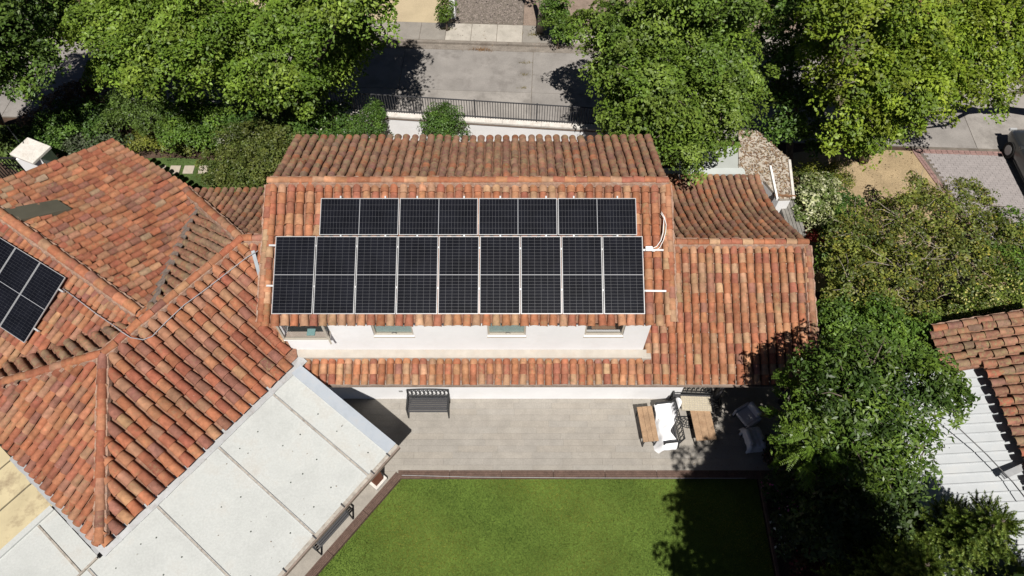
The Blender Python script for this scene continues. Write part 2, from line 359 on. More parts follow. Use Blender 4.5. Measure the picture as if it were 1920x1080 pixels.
# beyond the pavement: pale sand bay, cobbled drive, dirt
struct(MB().box(-14, -3.05, 6.625, 18, -.3, .02, MS).build('sand_bay', PALE_SAND))
struct(MB().box(-3.04, .2, 6.625, 18, -.3, .0, MS).build('cobbled_drive', JOINT))
def cobbles():
    V = []; F = []; n = 0
    for i in range(2300):
        u2, v2 = random.uniform(-2.95, .15), random.uniform(6.7, 11.2); r_ = random.uniform(.032, .06); c = ST(u2, v2); a0 = random.random() * 6
        for k in range(6): V.append((c.x + r_ * math.cos(a0 + k * 1.047) * random.uniform(.8, 1.15), c.y + r_ * math.sin(a0 + k * 1.047), .004))
        for k in range(6): V.append((c.x + .55 * r_ * math.cos(a0 + k * 1.047), c.y + .55 * r_ * math.sin(a0 + k * 1.047), .03))
        F += [(n + k, n + (k + 1) % 6, n + 6 + (k + 1) % 6, n + 6 + k) for k in range(6)] + [tuple(n + 6 + k for k in range(6))]; n += 12
    me = bpy.data.meshes.new('cobbles'); me.from_pydata(V, [], F); me.materials.append(COBBLE); return link('cobbles', me)
tag(cobbles(), 'rough grey cobbles paving the drive across the street', 'cobbles', kind='stuff')
struct(MB().box(.21, 40, 6.625, 20, -.3, -.01, MS).build('dirt_verge', mat('dirt_verge', (.24, .185, .15), .95, .1, var=.25, vscale=2, fine=.2, fscale=25, stain=(.13, .09, .065), stain_scale=1.5, bump=.5)))
# right hand yard
sheet('sandy_yard', [(9.2, 13.0), (17.5, 13.0), (15.95, 19.6), (12.6, 19.75), (11.2, 19.5), (10.3, 17.6)], -.06, SAND)
sheet('side_yard', [(9.0, 2), (40, 2), (40, 13.0), (9.0, 13.0)], -.1, SOIL)
drive = sheet('driveway', [(17.45, 13.0), (30, 13.0), (30, 19.3), (15.95, 19.82)], -.06, JOINT)
def pavers():
    b = MB(); y = 14.6; k = 0
    while y < 19.45:
        x = 15.9 + (19.75 - y) * .235 + .32 + (k % 2) * .13
        while x < 24:
            b.box(x, x + .245, y, y + .102, -.06, -.034 + random.uniform(-.003, .003)); x += .252
        y += .108; k += 1
    return b.build('pavers', PAVER)
tag(pavers(), 'grey block pavers filling the driveway at the right', 'pavers', kind='stuff')
bmesh_brick = MB().box(-.105, .105, -.05, .05, 0, .05).mesh('brick', REDBRICK)
for i in range(40):           # border along the street and down the drive edge
    p = Vector((16.05 + i * .225, 19.62 - .045 * i * .225, -.075))
    for rr in range(2): link('brick', bmesh_brick, drive, Matrix.Translation(p + Vector((0, -.108 * rr, random.uniform(0, .004)))))
for i in range(22):
    p = Vector((16.02 + (.24) * i * .225, 19.38 - i * .225, -.075))
    for rr in range(2): link('brick', bmesh_brick, drive, Matrix.Translation(p + Vector((.115 * rr, 0, random.uniform(0, .004)))) @ Matrix.Rotation(R(104), 4, 'Z'))

# ================================================================== ROOFS
TILES = {}                      # house -> list of (Matrix, colour, alpha, score)
NSEG = 8
def tile_shape(w0, w1, L, hf=.46, t=.017, seed=0):
    r_ = random.Random(seed); V = []; F = []
    ang = [math.pi * (1 - k / NSEG) for k in range(NSEG + 1)]
    def ring(wd, y, s, dz=0):
        return [(wd / 2 * s * math.cos(a), y + (r_.uniform(-.004, .004)), max(0, wd * hf * s * math.sin(a)) + dz) for a in ang]
    V += ring(w1, 0, 1, 0); V += ring((w0 + w1) / 2 * 1.01, L * .5, 1, .003); V += ring(w0, L, 1, .007)
    V += ring(w0, L, 1 - 2 * t / w0, .007); V += ring(w0 * .97, L - .09, 1 - 2 * t / w0, 0)
    n = NSEG + 1
    for a in range(2): F += [(a * n + k, a * n + k + 1, (a + 1) * n + k + 1, (a + 1) * n + k) for k in range(NSEG)]
    V += V[2 * n:3 * n]; b0 = 5 * n
    F += [(b0 + k, b0 + k + 1, 3 * n + k + 1, 3 * n + k) for k in range(NSEG)]
    F += [(3 * n + k, 3 * n + k + 1, 4 * n + k + 1, 4 * n + k) for k in range(NSEG)]
    F = [tuple(reversed(f)) for f in F]
    return np.array(V), np.array(F)
SHAPES = {}
def shapes_for(key, w0, w1, L):
    if key not in SHAPES:
        lst = []
        for k in range(3):
            V, F = tile_shape(w0 * (1 + .05 * (k - 1)), w1, L, seed=k)
            me = bpy.data.meshes.new('roof_tile'); me.from_pydata(V.tolist(), [], F.tolist()); me.materials.append(TILE_ONE)
            me.polygons.foreach_set('use_smooth', [i < 2 * NSEG or i >= 3 * NSEG for i in range(len(F))]); me.update()
            lst.append((V, F, me))
        SHAPES[key] = lst
    return SHAPES[key]
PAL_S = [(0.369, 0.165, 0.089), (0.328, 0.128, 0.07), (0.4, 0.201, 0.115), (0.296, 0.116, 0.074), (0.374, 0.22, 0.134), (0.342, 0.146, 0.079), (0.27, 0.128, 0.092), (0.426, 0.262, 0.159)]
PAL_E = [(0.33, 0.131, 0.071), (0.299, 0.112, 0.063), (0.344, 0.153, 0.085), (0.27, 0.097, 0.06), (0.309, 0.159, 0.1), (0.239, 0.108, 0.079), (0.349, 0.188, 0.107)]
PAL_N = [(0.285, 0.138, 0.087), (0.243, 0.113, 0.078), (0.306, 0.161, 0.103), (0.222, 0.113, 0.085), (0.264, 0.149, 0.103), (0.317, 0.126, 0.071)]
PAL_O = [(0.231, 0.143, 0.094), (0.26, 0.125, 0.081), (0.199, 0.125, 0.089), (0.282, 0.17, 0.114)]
def pick(pal):
    c = random.choice(pal[:6] if random.random() < .8 else pal); k = random.uniform(.86, 1.14); return tuple(x * k * random.uniform(.96, 1.04) for x in c)

class Slope:
    """a roof slope: O at ridge (u=0), U across, Hd horizontal downhill, prof [(run, drop)...] or angle"""
    def __init__(s, O, U, Hd, ang=22, prof=None):
        s.O = Vector(O); s.U = Vector(U).normalized(); s.H = Vector(Hd).normalized(); s.ang = R(ang)
        if prof is None: prof = [(0, 0), (20 * math.cos(s.ang), 20 * math.sin(s.ang))]
        pts = prof; s.t = [0.0]; s.pts = pts
        for i in range(1, len(pts)): s.t.append(s.t[-1] + math.hypot(pts[i][0] - pts[i - 1][0], pts[i][1] - pts[i - 1][1]))
        if Vector((0, 0, 1)).dot(s.U.cross(-s.H)) < 0: s.flip = True
        else: s.flip = False
    def hz(s, t):
        T = s.t; i = 0
        while i < len(T) - 2 and t > T[i + 1]: i += 1
        f = (t - T[i]) / (T[i + 1] - T[i]); p, q = s.pts[i], s.pts[i + 1]
        return p[0] + (q[0] - p[0]) * f, p[1] + (q[1] - p[1]) * f
    def P(s, u, t, up=0.0):
        h, z = s.hz(t); n = s.N(t); w_ = .012 * math.sin(u * 1.7 + t * .9) + .010 * math.sin(u * .6 - t * 2.1)
        return s.O + s.U * u + s.H * h - Vector((0, 0, z)) + n * (up + w_)
    def D(s, t):
        h0, z0 = s.hz(max(t - .15, 0)); h1, z1 = s.hz(t + .15); return (s.H * (h1 - h0) - Vector((0, 0, z1 - z0))).normalized()
    def N(s, t):
        n = s.U.cross(s.D(t)); return n if n.z > 0 else -n
    def below(s, p):         # height of p over this slope's surface (only for straight or profiled along H)
        q = p - s.O; h = q.dot(s.H); best = None
        for i in range(len(s.pts) - 1):
            if s.pts[i][0] - 1e-6 <= h <= s.pts[i + 1][0] + 1e-6 or i == len(s.pts) - 2:
                (h0, z0), (h1, z1) = s.pts[i], s.pts[i + 1]; return q.z + z0 + (z1 - z0) * (h - h0) / (h1 - h0)

def clip_poly_planes(poly):
    """convex (u,t) polygon -> list of (point, inward normal)"""
    ar = sum(poly[i][0] * poly[(i + 1) % len(poly)][1] - poly[(i + 1) % len(poly)][0] * poly[i][1] for i in range(len(poly)))
    if ar < 0: poly = poly[::-1]
    res = []
    for i in range(len(poly)):
        (x1, y1), (x2, y2) = poly[i], poly[(i + 1) % len(poly)]; L = math.hypot(x2 - x1, y2 - y1); res.append((x1, y1, -(y2 - y1) / L, (x2 - x1) / L))
    return res
def lay_roof(house, key, slope, poly, pitch, expo, wid, pal, alpha, hide=None, parent=None, jitter=1.0, odd=None, margin=.0, name='roof', phase=0.0, u_fan=None, litter=0):
    planes = clip_poly_planes(poly)
    dist = lambda u, t: min((u - x) * nx + (t - y) * ny for x, y, nx, ny in planes)
    us_ = [p[0] for p in poly]; ts = [p[1] for p in poly]; u0, u1, t0, t1 = min(us_), max(us_), min(ts), max(ts)
    L = expo * 1.22; sh = shapes_for((round(wid, 3), round(L, 3)), wid, wid * .80, L)
    ncol = max(1, round((u1 - u0) / pitch)); pitch = (u1 - u0) / ncol
    # sheet of pans + deck under it
    bm = bmesh.new(); nt_ = max(2, int((t1 - t0) / .35)); nu = ncol * 4
    grid = [[None] * (nt_ + 1) for _ in range(nu + 1)]
    for i in range(nu + 1):
        ph = (i % 4) / 4.0
        for j in range(nt_ + 1):
            grid[i][j] = bm.verts.new((u0 + (u1 - u0) * i / nu, t0 + (t1 - t0) * j / nt_, -.055 * (.5 + .5 * math.cos(2 * math.pi * ph))))
    for i in range(nu):
        for j in range(nt_): bm.faces.new((grid[i][j], grid[i + 1][j], grid[i + 1][j + 1], grid[i][j + 1]))
    for x, y, nx, ny in planes:
        bmesh.ops.bisect_plane(bm, geom=bm.verts[:] + bm.edges[:] + bm.faces[:], plane_co=(x, y, 0), plane_no=(-nx, -ny, 0), clear_outer=True)
    # thickness: extrude the sheet down
    bm.normal_update()
    ret = bmesh.ops.extrude_face_region(bm, geom=bm.faces[:]); vs = [e for e in ret['geom'] if isinstance(e, bmesh.types.BMVert)]
    for v in vs: v.co.z = -.15
    for v in bm.verts: v.co = slope.P(v.co.x, v.co.y, v.co.z)
    bmesh.ops.recalc_face_normals(bm, faces=bm.faces[:])
    me = bpy.data.meshes.new(name); bm.to_mesh(me); bm.free(); me.materials.append(PAN)
    roof = link(name, me, parent)
    # the cover tiles
    lst = TILES.setdefault(key, [])
    for i in range(ncol):
        uc = u0 + (i + .5) * pitch
        bow = random.uniform(-.010, .010); off = random.uniform(-.04, .04)
        t = t1 + .03 - expo + off * .3
        while t > t0 - expo:
            tc = t + expo * .6; u = uc + bow * math.sin(t * 2) * jitter + random.uniform(-.006, .006) * jitter
            if dist(u, min(max(tc, t0 + .001), t1 - .001)) > margin:
                tt = max(t, t0 - .05)
                p = slope.P(u, tt, .006); q = slope.P(u, tt + L, .024)
                y = (q - p).normalized(); x = slope.U.copy(); x = (x - y * x.dot(y)).normalized(); z = x.cross(y)
                if z.z < 0: x = -x; z = x.cross(y)
                c = (p + q) / 2 + z * .08
                if hide is None or not hide(c):
                    rot = Matrix.Rotation(R(random.gauss(0, 1.6)) * jitter, 4, 'Z') @ Matrix.Rotation(R(random.gauss(0, 1.0)) * jitter, 4, 'X')
                    M = frame_mat(p, x, y, z) @ rot
                    cc = pick(pal); al = max(0, min(1, random.gauss(alpha, .2)))
                    if odd and random.random() < odd[0]: cc = random.choice(odd[1])
                    px, py, w_ = proj(c)
                    facing = max(0.0, z.dot((_C - c).normalized()))
                    score = facing / w_ ** 2 * expo * wid if (-10 < px < 1930 and -10 < py < 1090) else 0
                    lst.append((M, cc, al, score, sh[random.randrange(3)], roof))
            t -= expo * random.uniform(.985, 1.015)
    return roof
def finish_tiles(key, house):
    lst = sorted(TILES[key], key=lambda e: -e[3]); ones, rest = lst[:300], lst[300:]
    for M, c, al, sco, (V, F, me), roof in ones:
        o = link('roof_tile', me, roof, M); o.color = (*c, al)
    Vs, Fs, Cs = [], [], []; n = 0
    for M, c, al, sco, (V, F, me), roof in rest:
        A = np.array(M); Vs.append(V @ A[:3, :3].T + A[:3, 3]); Fs.append(F + n); n += len(V); Cs.append(np.tile(np.array([*c, al]), (len(V), 1)))
    if Vs:
        m = np_mesh('roof_tiles', np.concatenate(Vs), np.concatenate(Fs), np.concatenate(Cs), TILE_ALL)
        m.polygons.foreach_set('use_smooth', np.tile(np.array([i < 2 * NSEG or i >= 3 * NSEG for i in range(4 * NSEG)]), len(rest)))
        o = link('roof_tiles', m, house); o['kind'] = 'stuff'
RIDGE_V, RIDGE_F = tile_shape(.25, .21, .42, hf=.40, t=.018, seed=9)
ridge_me = bpy.data.meshes.new('ridge_tile'); ridge_me.from_pydata(RIDGE_V.tolist(), [], RIDGE_F.tolist()); ridge_me.materials.append(TILE_ONE)
ridge_me.polygons.foreach_set('use_smooth', [i < 2 * NSEG or i >= 3 * NSEG for i in range(len(RIDGE_F))])
def ridge_line(p, q, pal, roof, expo=.34, lift=.02, alpha=.15, scale=1.0, mortar=True, z_up=None):
    p, q = Vector(p), Vector(q); n = max(1, round((q - p).length / expo)); y = (q - p).normalized()
    zz = Vector((0, 0, 1)) if z_up is None else z_up
    x = y.cross(zz).normalized(); z = x.cross(y)
    for i in range(n):
        o0 = p + (q - p) * (i / n) + z * (lift + random.uniform(-.006, .006))
        M = frame_mat(o0, x, y, z) @ Matrix.Rotation(R(random.gauss(0, 1.5)), 4, 'Z') @ Matrix.Rotation(R(2.2), 4, 'X') @ Matrix.Scale(scale, 4)
        o = link('ridge_tile', ridge_me, roof, M); o.color = (*pick(pal), max(0, random.gauss(alpha, .12)))
    if mortar:
        b = MB(); k = max(4, int((q - p).length / .12)); prev = None
        for i in range(k + 1):
            c = p + (q - p) * (i / k) - z * .03; wl, wr = .15 * scale + random.uniform(-.015, .03), .15 * scale + random.uniform(-.015, .03)
            ring = [c - x * (wl + .03) - z * .06, c - x * wl + z * .055, c + x * wr + z * .055, c + x * (wr + .03) - z * .06]
            n0 = len(b.v); b.v += [tuple(v) for v in ring]
            if prev is not None:
                for a in range(3): b.f.append((prev + a, prev + a + 1, n0 + a + 1, n0 + a)); b.m.append(0)
            prev = n0
        b.build('mortar_bed', MORTAR, roof)

# ---------------- main house
S22 = 22
main = thing('tiled_house', (-1, 12, 0), 'white two storey house with orange clay tile roof under the solar panels', 'house')
RY, RZ = 12.34, 6.58
upS = Slope((-6.42, RY, RZ), (1, 0, 0), (0, -1, 0), 22)
upN = Slope((-6.42, RY, RZ), (1, 0, 0), (0, 1, 0), 22)
loS = Slope((-6.0, 12.27, 3.89), (1, 0, 0), (0, -1, 0), 22)
loN = Slope((4.0, 12.27, 3.89), (1, 0, 0), (0, 1, 0), prof=[(0, 0), (.75, .50), (1.45, .93), (2.2, 1.38), (2.95, 1.72), (3.7, 1.93), (4.3, 2.02)])
UPW = 10.55
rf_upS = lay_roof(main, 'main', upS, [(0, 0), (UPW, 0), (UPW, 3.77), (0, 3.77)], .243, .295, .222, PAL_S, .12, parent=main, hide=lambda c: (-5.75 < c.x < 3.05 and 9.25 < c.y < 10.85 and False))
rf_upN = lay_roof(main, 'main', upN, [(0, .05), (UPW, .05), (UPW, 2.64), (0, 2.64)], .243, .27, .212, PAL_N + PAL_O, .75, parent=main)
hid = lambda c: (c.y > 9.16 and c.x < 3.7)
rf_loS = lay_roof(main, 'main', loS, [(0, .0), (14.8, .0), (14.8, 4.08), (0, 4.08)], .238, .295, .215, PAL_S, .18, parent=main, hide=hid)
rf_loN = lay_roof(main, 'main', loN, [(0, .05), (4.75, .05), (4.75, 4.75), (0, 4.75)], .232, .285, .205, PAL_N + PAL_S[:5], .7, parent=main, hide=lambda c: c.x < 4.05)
ridge_line((4.12, RY - .02, RZ + .05), (-6.40, RY - .02, RZ + .05), PAL_S, rf_upS, .30, .03, .1, .8)
ridge_line((8.75, 12.25, 3.94), (4.22, 12.25, 3.94), PAL_S, rf_loS, .33, .03, .25, .85)
# verge columns
for xs, sl, r_, Lt, x0 in ((4.10, upS, rf_upS, 3.75, -6.42), (-6.40, upS, rf_upS, 3.75, -6.42)):
    ridge_line(sl.P(xs - x0, Lt, .03)if False else sl.P(xs - x0, .12, .05), sl.P(xs - x0, Lt, .05), PAL_S, r_, .31, .02, .15, .75, True, sl.N(1))
ridge_line(loS.P(14.72, .1, .05), loS.P(14.72, 4.05, .05), PAL_N, rf_loS, .32, .02, .5, .8, True, loS.N(1))
# walls
def wall_open(name, x0, x1, y, z0, z1, ops, th, m, parent):
    xs = sorted({x0, x1, *[o[0] for o in ops], *[o[1] for o in ops]}); zs = sorted({z0, z1, *[o[2] for o in ops], *[o[3] for o in ops]}); b = MB()
    solid = lambda i, j: not any(o[0] - 1e-6 <= xs[i] and xs[i + 1] <= o[1] + 1e-6 and o[2] - 1e-6 <= zs[j] and zs[j + 1] <= o[3] + 1e-6 for o in ops)
    for i in range(len(xs) - 1):
        for j in range(len(zs) - 1):
            if solid(i, j):
                X0, X1, Z0, Z1 = xs[i], xs[i + 1], zs[j], zs[j + 1]
                b.sheet([(X0, y, Z0), (X1, y, Z0), (X1, y, Z1), (X0, y, Z1)]); b.sheet([(X1, y + th, Z0), (X0, y + th, Z0), (X0, y + th, Z1), (X1, y + th, Z1)])
    for a0, a1, c0, c1 in ops:
        b.sheet([(a0, y, c0), (a1, y, c0), (a1, y + th, c0), (a0, y + th, c0)]); b.sheet([(a0, y, c1), (a0, y + th, c1), (a1, y + th, c1), (a1, y, c1)])
        b.sheet([(a0, y, c0), (a0, y + th, c0), (a0, y + th, c1), (a0, y, c1)]); b.sheet([(a1, y, c0), (a1, y, c1), (a1, y + th, c1), (a1, y + th, c0)])
    return b.build(name, m, parent)
UY = 9.25
WINS = [(-3.80, -2.70), (-.67, .38), (1.99, 3.06)]
ops = [(a, c, 3.66, 4.85) for a, c in WINS]
uw = wall_open('upper_wall', -6.28, 3.74, UY, 2.3, 5.13, ops + [(-6.15, -4.98, 3.95, 4.85)], .22, WALL, main)
bk = MB(); # sides and back of the upper storey, in profile
prof = [(UY + .22, 2.3), (14.55, 2.3), (14.55, 5.42), (RY, 6.36), (UY + .22, 5.12)]
for X in (-6.28, 3.74): bk.sheet([(X, y, z) for y, z in prof] if X > 0 else [(X, y, z) for y, z in reversed(prof)])
bk.sheet([(3.74, 14.55, 2.0), (-6.28, 14.55, 2.0), (-6.28, 14.55, 5.42), (3.74, 14.55, 5.42)])
bk.build('side_wall', WALL, main)
MB().box(-6.2, 3.7, UY + .23, 14.5, 2.6, 3.1).build('upper_floor', ROOMFLOOR, main)
MB().box(-6.2, 3.7, 11.2, 11.25, 3.11, 5.6).build('inner_wall', ROOMPALE, main)
# ledge at the foot of the upper wall
b = MB(); x0, x1 = -6.32, 3.84
pts = [(9.05, 2.52), (9.05, 2.76), (9.10, 2.80), (9.2485, 2.88), (9.2485, 2.50)]
for i in range(4): b.sheet([(x0, *pts[i]), (x1, *pts[i]), (x1, *pts[i + 1]), (x0, *pts[i + 1])][::-1])
b.sheet([(x1, *p) for p in pts][::-1]); b.sheet([(x0, *p) for p in pts])
b.build('wall_ledge', LEDGE, main)
MB().box(3.70, 3.98, 9.02, 9.2, 2.54, 2.78).build('ledge_end', LEDGE, main, bevel=.02)
for k, (a, c) in enumerate(WINS):
    fr = MB(); y0 = UY + .05
    fr.box(a, a + .05, y0, y0 + .08, 3.66, 4.85); fr.box(c - .05, c, y0, y0 + .08, 3.66, 4.85); fr.box(a + .05, c - .05, y0, y0 + .08, 3.66, 3.71); fr.box(a + .05, c - .05, y0, y0 + .08, 4.79, 4.85)
    win = fr.build('window', BEIGE, main)
    MB().box(a - .02, c + .02, UY - .02, UY + .05, 3.625, 3.658).build('window_sill', BEIGE, win)
    MB().box(a + .055, c - .055, y0 + .035, y0 + .045, 3.705, 4.8).build('pane', GLASS, win)
    if k < 2:
        MB().box(a + .03, c - .03, y0 + .085, y0 + .095, 3.67, 4.84).build('blind', CURTAIN, win)
        MB().tube([(a + .50, y0 - .02, 3.80), (a + .52, y0 - .03, 3.86), (a + .60, y0 - .03, 3.86), (a + .62, y0 - .02, 3.80)], .010, 6).build('handle', DARKSTEEL, win)
    else:
        MB().box(a + .02, a + .25, UY + .3, UY + .5, 3.101, 3.5).build('curtain', DARKSTEEL, win)
# bay window at the left end of the upper wall
bx0, bx1, by = -6.20, -4.95, 9.0
f = MB(); f.box(bx0, bx1, by, UY - .002, 3.87, 3.93)
bay = f.build('bay_window', PLASTIC, main, bevel=.006)
fr = MB()
for X in (bx0 + .03, bx1 - .03): fr.box(X - .03, X + .03, by + .005, by + .06, 3.931, 4.9); 
fr.box(bx0 + .06, bx1 - .06, by + .005, by + .06, 3.931, 4.0); fr.box(bx0 + .06, bx1 - .06, by + .005, by + .06, 4.84, 4.9)
fr.box(bx1 - .05, bx1, by + .061, UY - .002, 3.931, 3.99)
fr.build('window_frame', BEIGE, bay)
MB().box(bx0 + .05, bx1 - .05, by + .03, by + .04, 3.99, 4.85).build('pane', GLASS, bay)
MB().box(bx1 - .03, bx1 - .02, by + .07, UY - .003, 3.98, 4.9).build('side_pane', GLASS, bay)
MB().box(bx0 + .06, bx1 - .06, by + .07, 9.55, 3.932, 3.95).build('window_seat', ROOMPALE, bay)
MB().box(-5.58, -5.36, 9.12, 9.32, 3.951, 4.0, ).build('folded_towel', TOWEL, bay, bevel=.01)
MB().bar((bx1 + .02, by - .04, 3.80), (bx1 - .13, UY - .03, 4.9), .05, .05).build('open_sash', BEIGE, bay)
# lower walls
MB().box(-6.3, 5.28, 8.97, 9.2, -.1, 2.28).build('lower_wall', WALL, main)
MB().box(-6.3, 5.28, 9.2, 14.7, -.1, 2.0).build('house_core', WALL, main)
MB().box(5.281, 8.55, 11.0, 15.4, -.1, 1.75).build('porch_wall', WALL, main)
MB().box(5.281, 8.6, 8.75, 11.0, -.05, -.005).build('porch_floor', PLANK[2], main)
for X in (6.35, 8.5): MB().box(X - .06, X + .06, 8.78, 8.9, -.02, 2.25).build('porch_post', DARKSTEEL, main)
MB().box(-3.52, -3.40, 8.955, 8.969, .55, .66).build('wall_vent', GREYMETAL, main)
for x0_, x1_ in ((-3.9, -3.05), (-2.2, -1.05), (-.2, 2.0)): MB().box(x0_, x1_, 8.958, 8.969, 1.02, 1.035).build('wall_trim', LEDGE, main)
# gutter along the lower eave
b = MB(); gy_, gz_ = 8.40, 2.36
ring = [(gy_ + .085 * math.cos(a), gz_ + .075 * math.sin(a)) for a in [math.pi + k * math.pi / 6 for k in range(7)]]
ring2 = [(gy_ + .07 * math.cos(a), gz_ + .006 + .062 * math.sin(a)) for a in [math.pi + k * math.pi / 6 for k in range(7)]][::-1]
rr = ring + ring2; x0, x1 = -5.9, 8.8; n = len(rr)
for i in range(n): b.sheet([(x0, *rr[i]), (x0, *rr[(i + 1) % n]), (x1, *rr[(i + 1) % n]), (x1, *rr[i])])
b.build('eave_gutter', GUTTER, main)
MB().box(-5.9, 8.8, 8.49, 8.52, 2.22, 2.36).build('fascia_board', GUTTER, main)
MB().tube([(8.75, 8.55, 2.3), (8.75, 8.7, 2.0), (8.75, 8.7, 0)], .04, 8).build('downpipe', GUTTER, main)

# ---------------- left house: block with hips, and the wing
left = thing('tiled_house', (-10.5, 9, 0), 'hipped house with red clay tiles at the left, turned at an angle', 'house')
bR, zR, bE, zE = -13.58, 4.32, -10.36, 2.86; sL = math.degrees(math.atan2(zR - zE, bE - bR)); cs = math.cos(R(sL)); Lsl = math.hypot(zR - zE, bE - bR)
eS = Slope(AB(0, bR, zR), aX, bX, sL)            # SE slope, u = a
wS = Slope(AB(0, bR, zR), aX, -bX, sL)           # NW slope
fS = Slope(AB(.02, 0, zR), bX, -aX, sL)          # SW hip end, u = b
wU = Vector((math.cos(R(-33.8)), math.sin(R(-33.8)), 0)); wD = Vector((-wU.y, wU.x, 0)); W1 = Vector((-10.14, 9.67, 4.22))
A_ = Slope(W1, wU, wD, prof=[(0, 0), (1.2, .50), (2.4, .98), (3.4, 1.32), (4.35, 1.60), (6, 2.1)])
B_ = Slope(W1, wU, -wD, 21)
DY, DZ = 12.08, 4.32
dS = Slope((-7.82, DY, DZ), (1, 0, 0), (0, 1, 0), prof=[(0, 0), (.9, .60), (1.9, 1.15), (3.15, 1.68), (4, 1.9)])
jS = Slope((-7.82, DY, DZ), (1, 0, 0), (0, -1, 0), sL)
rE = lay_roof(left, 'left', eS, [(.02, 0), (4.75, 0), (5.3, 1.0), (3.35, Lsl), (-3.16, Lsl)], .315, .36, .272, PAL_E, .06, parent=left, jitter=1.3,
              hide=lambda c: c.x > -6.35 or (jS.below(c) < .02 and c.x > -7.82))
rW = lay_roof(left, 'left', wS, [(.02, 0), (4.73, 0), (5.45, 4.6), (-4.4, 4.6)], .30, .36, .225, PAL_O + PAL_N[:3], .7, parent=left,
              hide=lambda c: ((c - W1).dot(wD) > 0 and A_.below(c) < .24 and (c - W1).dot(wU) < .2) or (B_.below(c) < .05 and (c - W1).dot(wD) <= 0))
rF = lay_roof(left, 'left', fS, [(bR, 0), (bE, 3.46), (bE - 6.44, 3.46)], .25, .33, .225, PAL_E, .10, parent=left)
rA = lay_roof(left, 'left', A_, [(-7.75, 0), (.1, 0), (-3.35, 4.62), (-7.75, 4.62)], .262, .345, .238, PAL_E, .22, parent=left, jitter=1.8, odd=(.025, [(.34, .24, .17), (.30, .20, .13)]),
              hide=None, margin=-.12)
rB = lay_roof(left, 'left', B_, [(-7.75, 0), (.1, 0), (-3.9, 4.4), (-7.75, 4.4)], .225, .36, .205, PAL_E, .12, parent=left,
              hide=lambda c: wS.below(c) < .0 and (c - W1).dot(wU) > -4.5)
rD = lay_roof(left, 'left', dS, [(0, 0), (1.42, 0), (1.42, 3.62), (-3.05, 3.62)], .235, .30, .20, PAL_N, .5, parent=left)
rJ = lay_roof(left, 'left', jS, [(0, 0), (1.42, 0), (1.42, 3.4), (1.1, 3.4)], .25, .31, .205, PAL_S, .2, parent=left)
ridge_line(AB(.02, bR, zR + .05), AB(4.7, bR, zR + .05), PAL_E, rE, .40, .03, .1, .95)
ridge_line(AB(.02, bR, zR + .05), AB(-3.14, bE - .02, zE + .07), PAL_E, rE, .38, .02, .12)
ridge_line(AB(.02, bR, zR + .05), AB(-3.4, bR - 3.42, zE - .05), PAL_E, rF, .38, .02, .12)
ridge_line(W1 + Vector((0, 0, .05)), W1 - wU * 7.7 + Vector((0, 0, .05)), PAL_S, rA, .40, .03, .2, 1.15)
ridge_line(Vector((-7.82, DY, DZ + .05)), dS.P(-3.0, 3.6, .06), PAL_E, rD, .38, .02, .2)
ridge_line(Vector((-7.9, DY, DZ + .05)), Vector((-6.45, DY, DZ + .05)), PAL_S, rJ, .36, .02, .2)
# dark mortar/flashing along the wing valley
b = MB(); prev = None
for k in range(24):
    t_ = .15 + 4.3 * k / 23; u_ = .12 - 3.42 * t_ / 4.62; h_, z_ = A_.hz(t_); c = W1 + wU * u_ + wD * h_; zc = c.z - wS.below(Vector((c.x, c.y, c.z))) if False else None
    def onW(v): return Vector((v.x, v.y, v.z - wS.below(v)))
    p_ = onW(c + wU * (-.05 + random.uniform(-.02, .02))) + Vector((0, 0, .05)); q_ = onW(c + wU * (.38 + random.uniform(-.05, .08))) + Vector((0, 0, .085))
    if prev: b.sheet([prev[0], prev[1], q_, p_][::-1])
    prev = (p_, q_)
b.build('valley_fillet', mat('valley_mortar', (.19, .155, .135), .9, .1, var=.35, vscale=9, fine=.25, stain=(.24, .12, .08), stain_scale=6, bump=.4), left)
# walls of the left house
b = MB(); b.prism([tuple(AB(x, y)[:2]) for x, y in ((-2.85, bE - .35), (3.3, bE - .35), (4.9, -12.0), (5.2, -16.2), (-2.85, -16.6))], -.1, 2.62); b.build('house_wall', WALL, left)
b = MB(); q = [W1 - wU * 7.5 + wD * 3.9, W1 + wU * 1.0 + wD * 3.9, W1 + wU * .2 - wD * 3.6, W1 - wU * 7.5 - wD * 3.6]; b.prism([(p.x, p.y) for p in q], -.1, 2.4); b.build('wing_wall', WALL, left)
# eave flashing strip between the tiles and the white canopy
ov = []
for i in range(27):
    a_ = -3.3 + i * .26; ov.append(a_)
b = MB()
for i in range(len(ov) - 1):
    w0_, w1_ = random.uniform(-.05, .01), random.uniform(-.05, .01)
    b.sheet([AB(ov[i], bE - .18, 2.80), AB(ov[i], bE + .25 + w0_ * .3, 2.73), AB(ov[i + 1], bE + .25 + w1_ * .3, 2.73), AB(ov[i + 1], bE - .18, 2.80)])
b.build('eave_flashing', GREYMETAL, left)
b = MB()
for i in range(15):
    c0 = bE + .05 - i * .26
    b.sheet([AB(-3.02, c0, 2.80), AB(-3.38 + random.uniform(-.02, .02), c0, 2.72), AB(-3.38, c0 - .26, 2.72), AB(-3.02, c0 - .26, 2.80)][::-1])
b.build('eave_flashing', GREYMETAL, left)
# pale metal flashing against the panelled house
p0 = hit(474, 470, jS.O + Vector((0, 0, .16)), jS.N(1)); p1 = hit(488, 520, jS.O + Vector((0, 0, .16)), jS.N(1))
b = MB(); b.bar(p0, p1, .10, .012); b.build('metal_flashing', mat('dull_zinc', (.30, .33, .36), .6, .3, var=.15), left)
MB().box(-6.52, -5.95, 8.86, 9.25, 2.35, 2.62).build('mortar_fillet', MORTAR, left, bevel=.05)
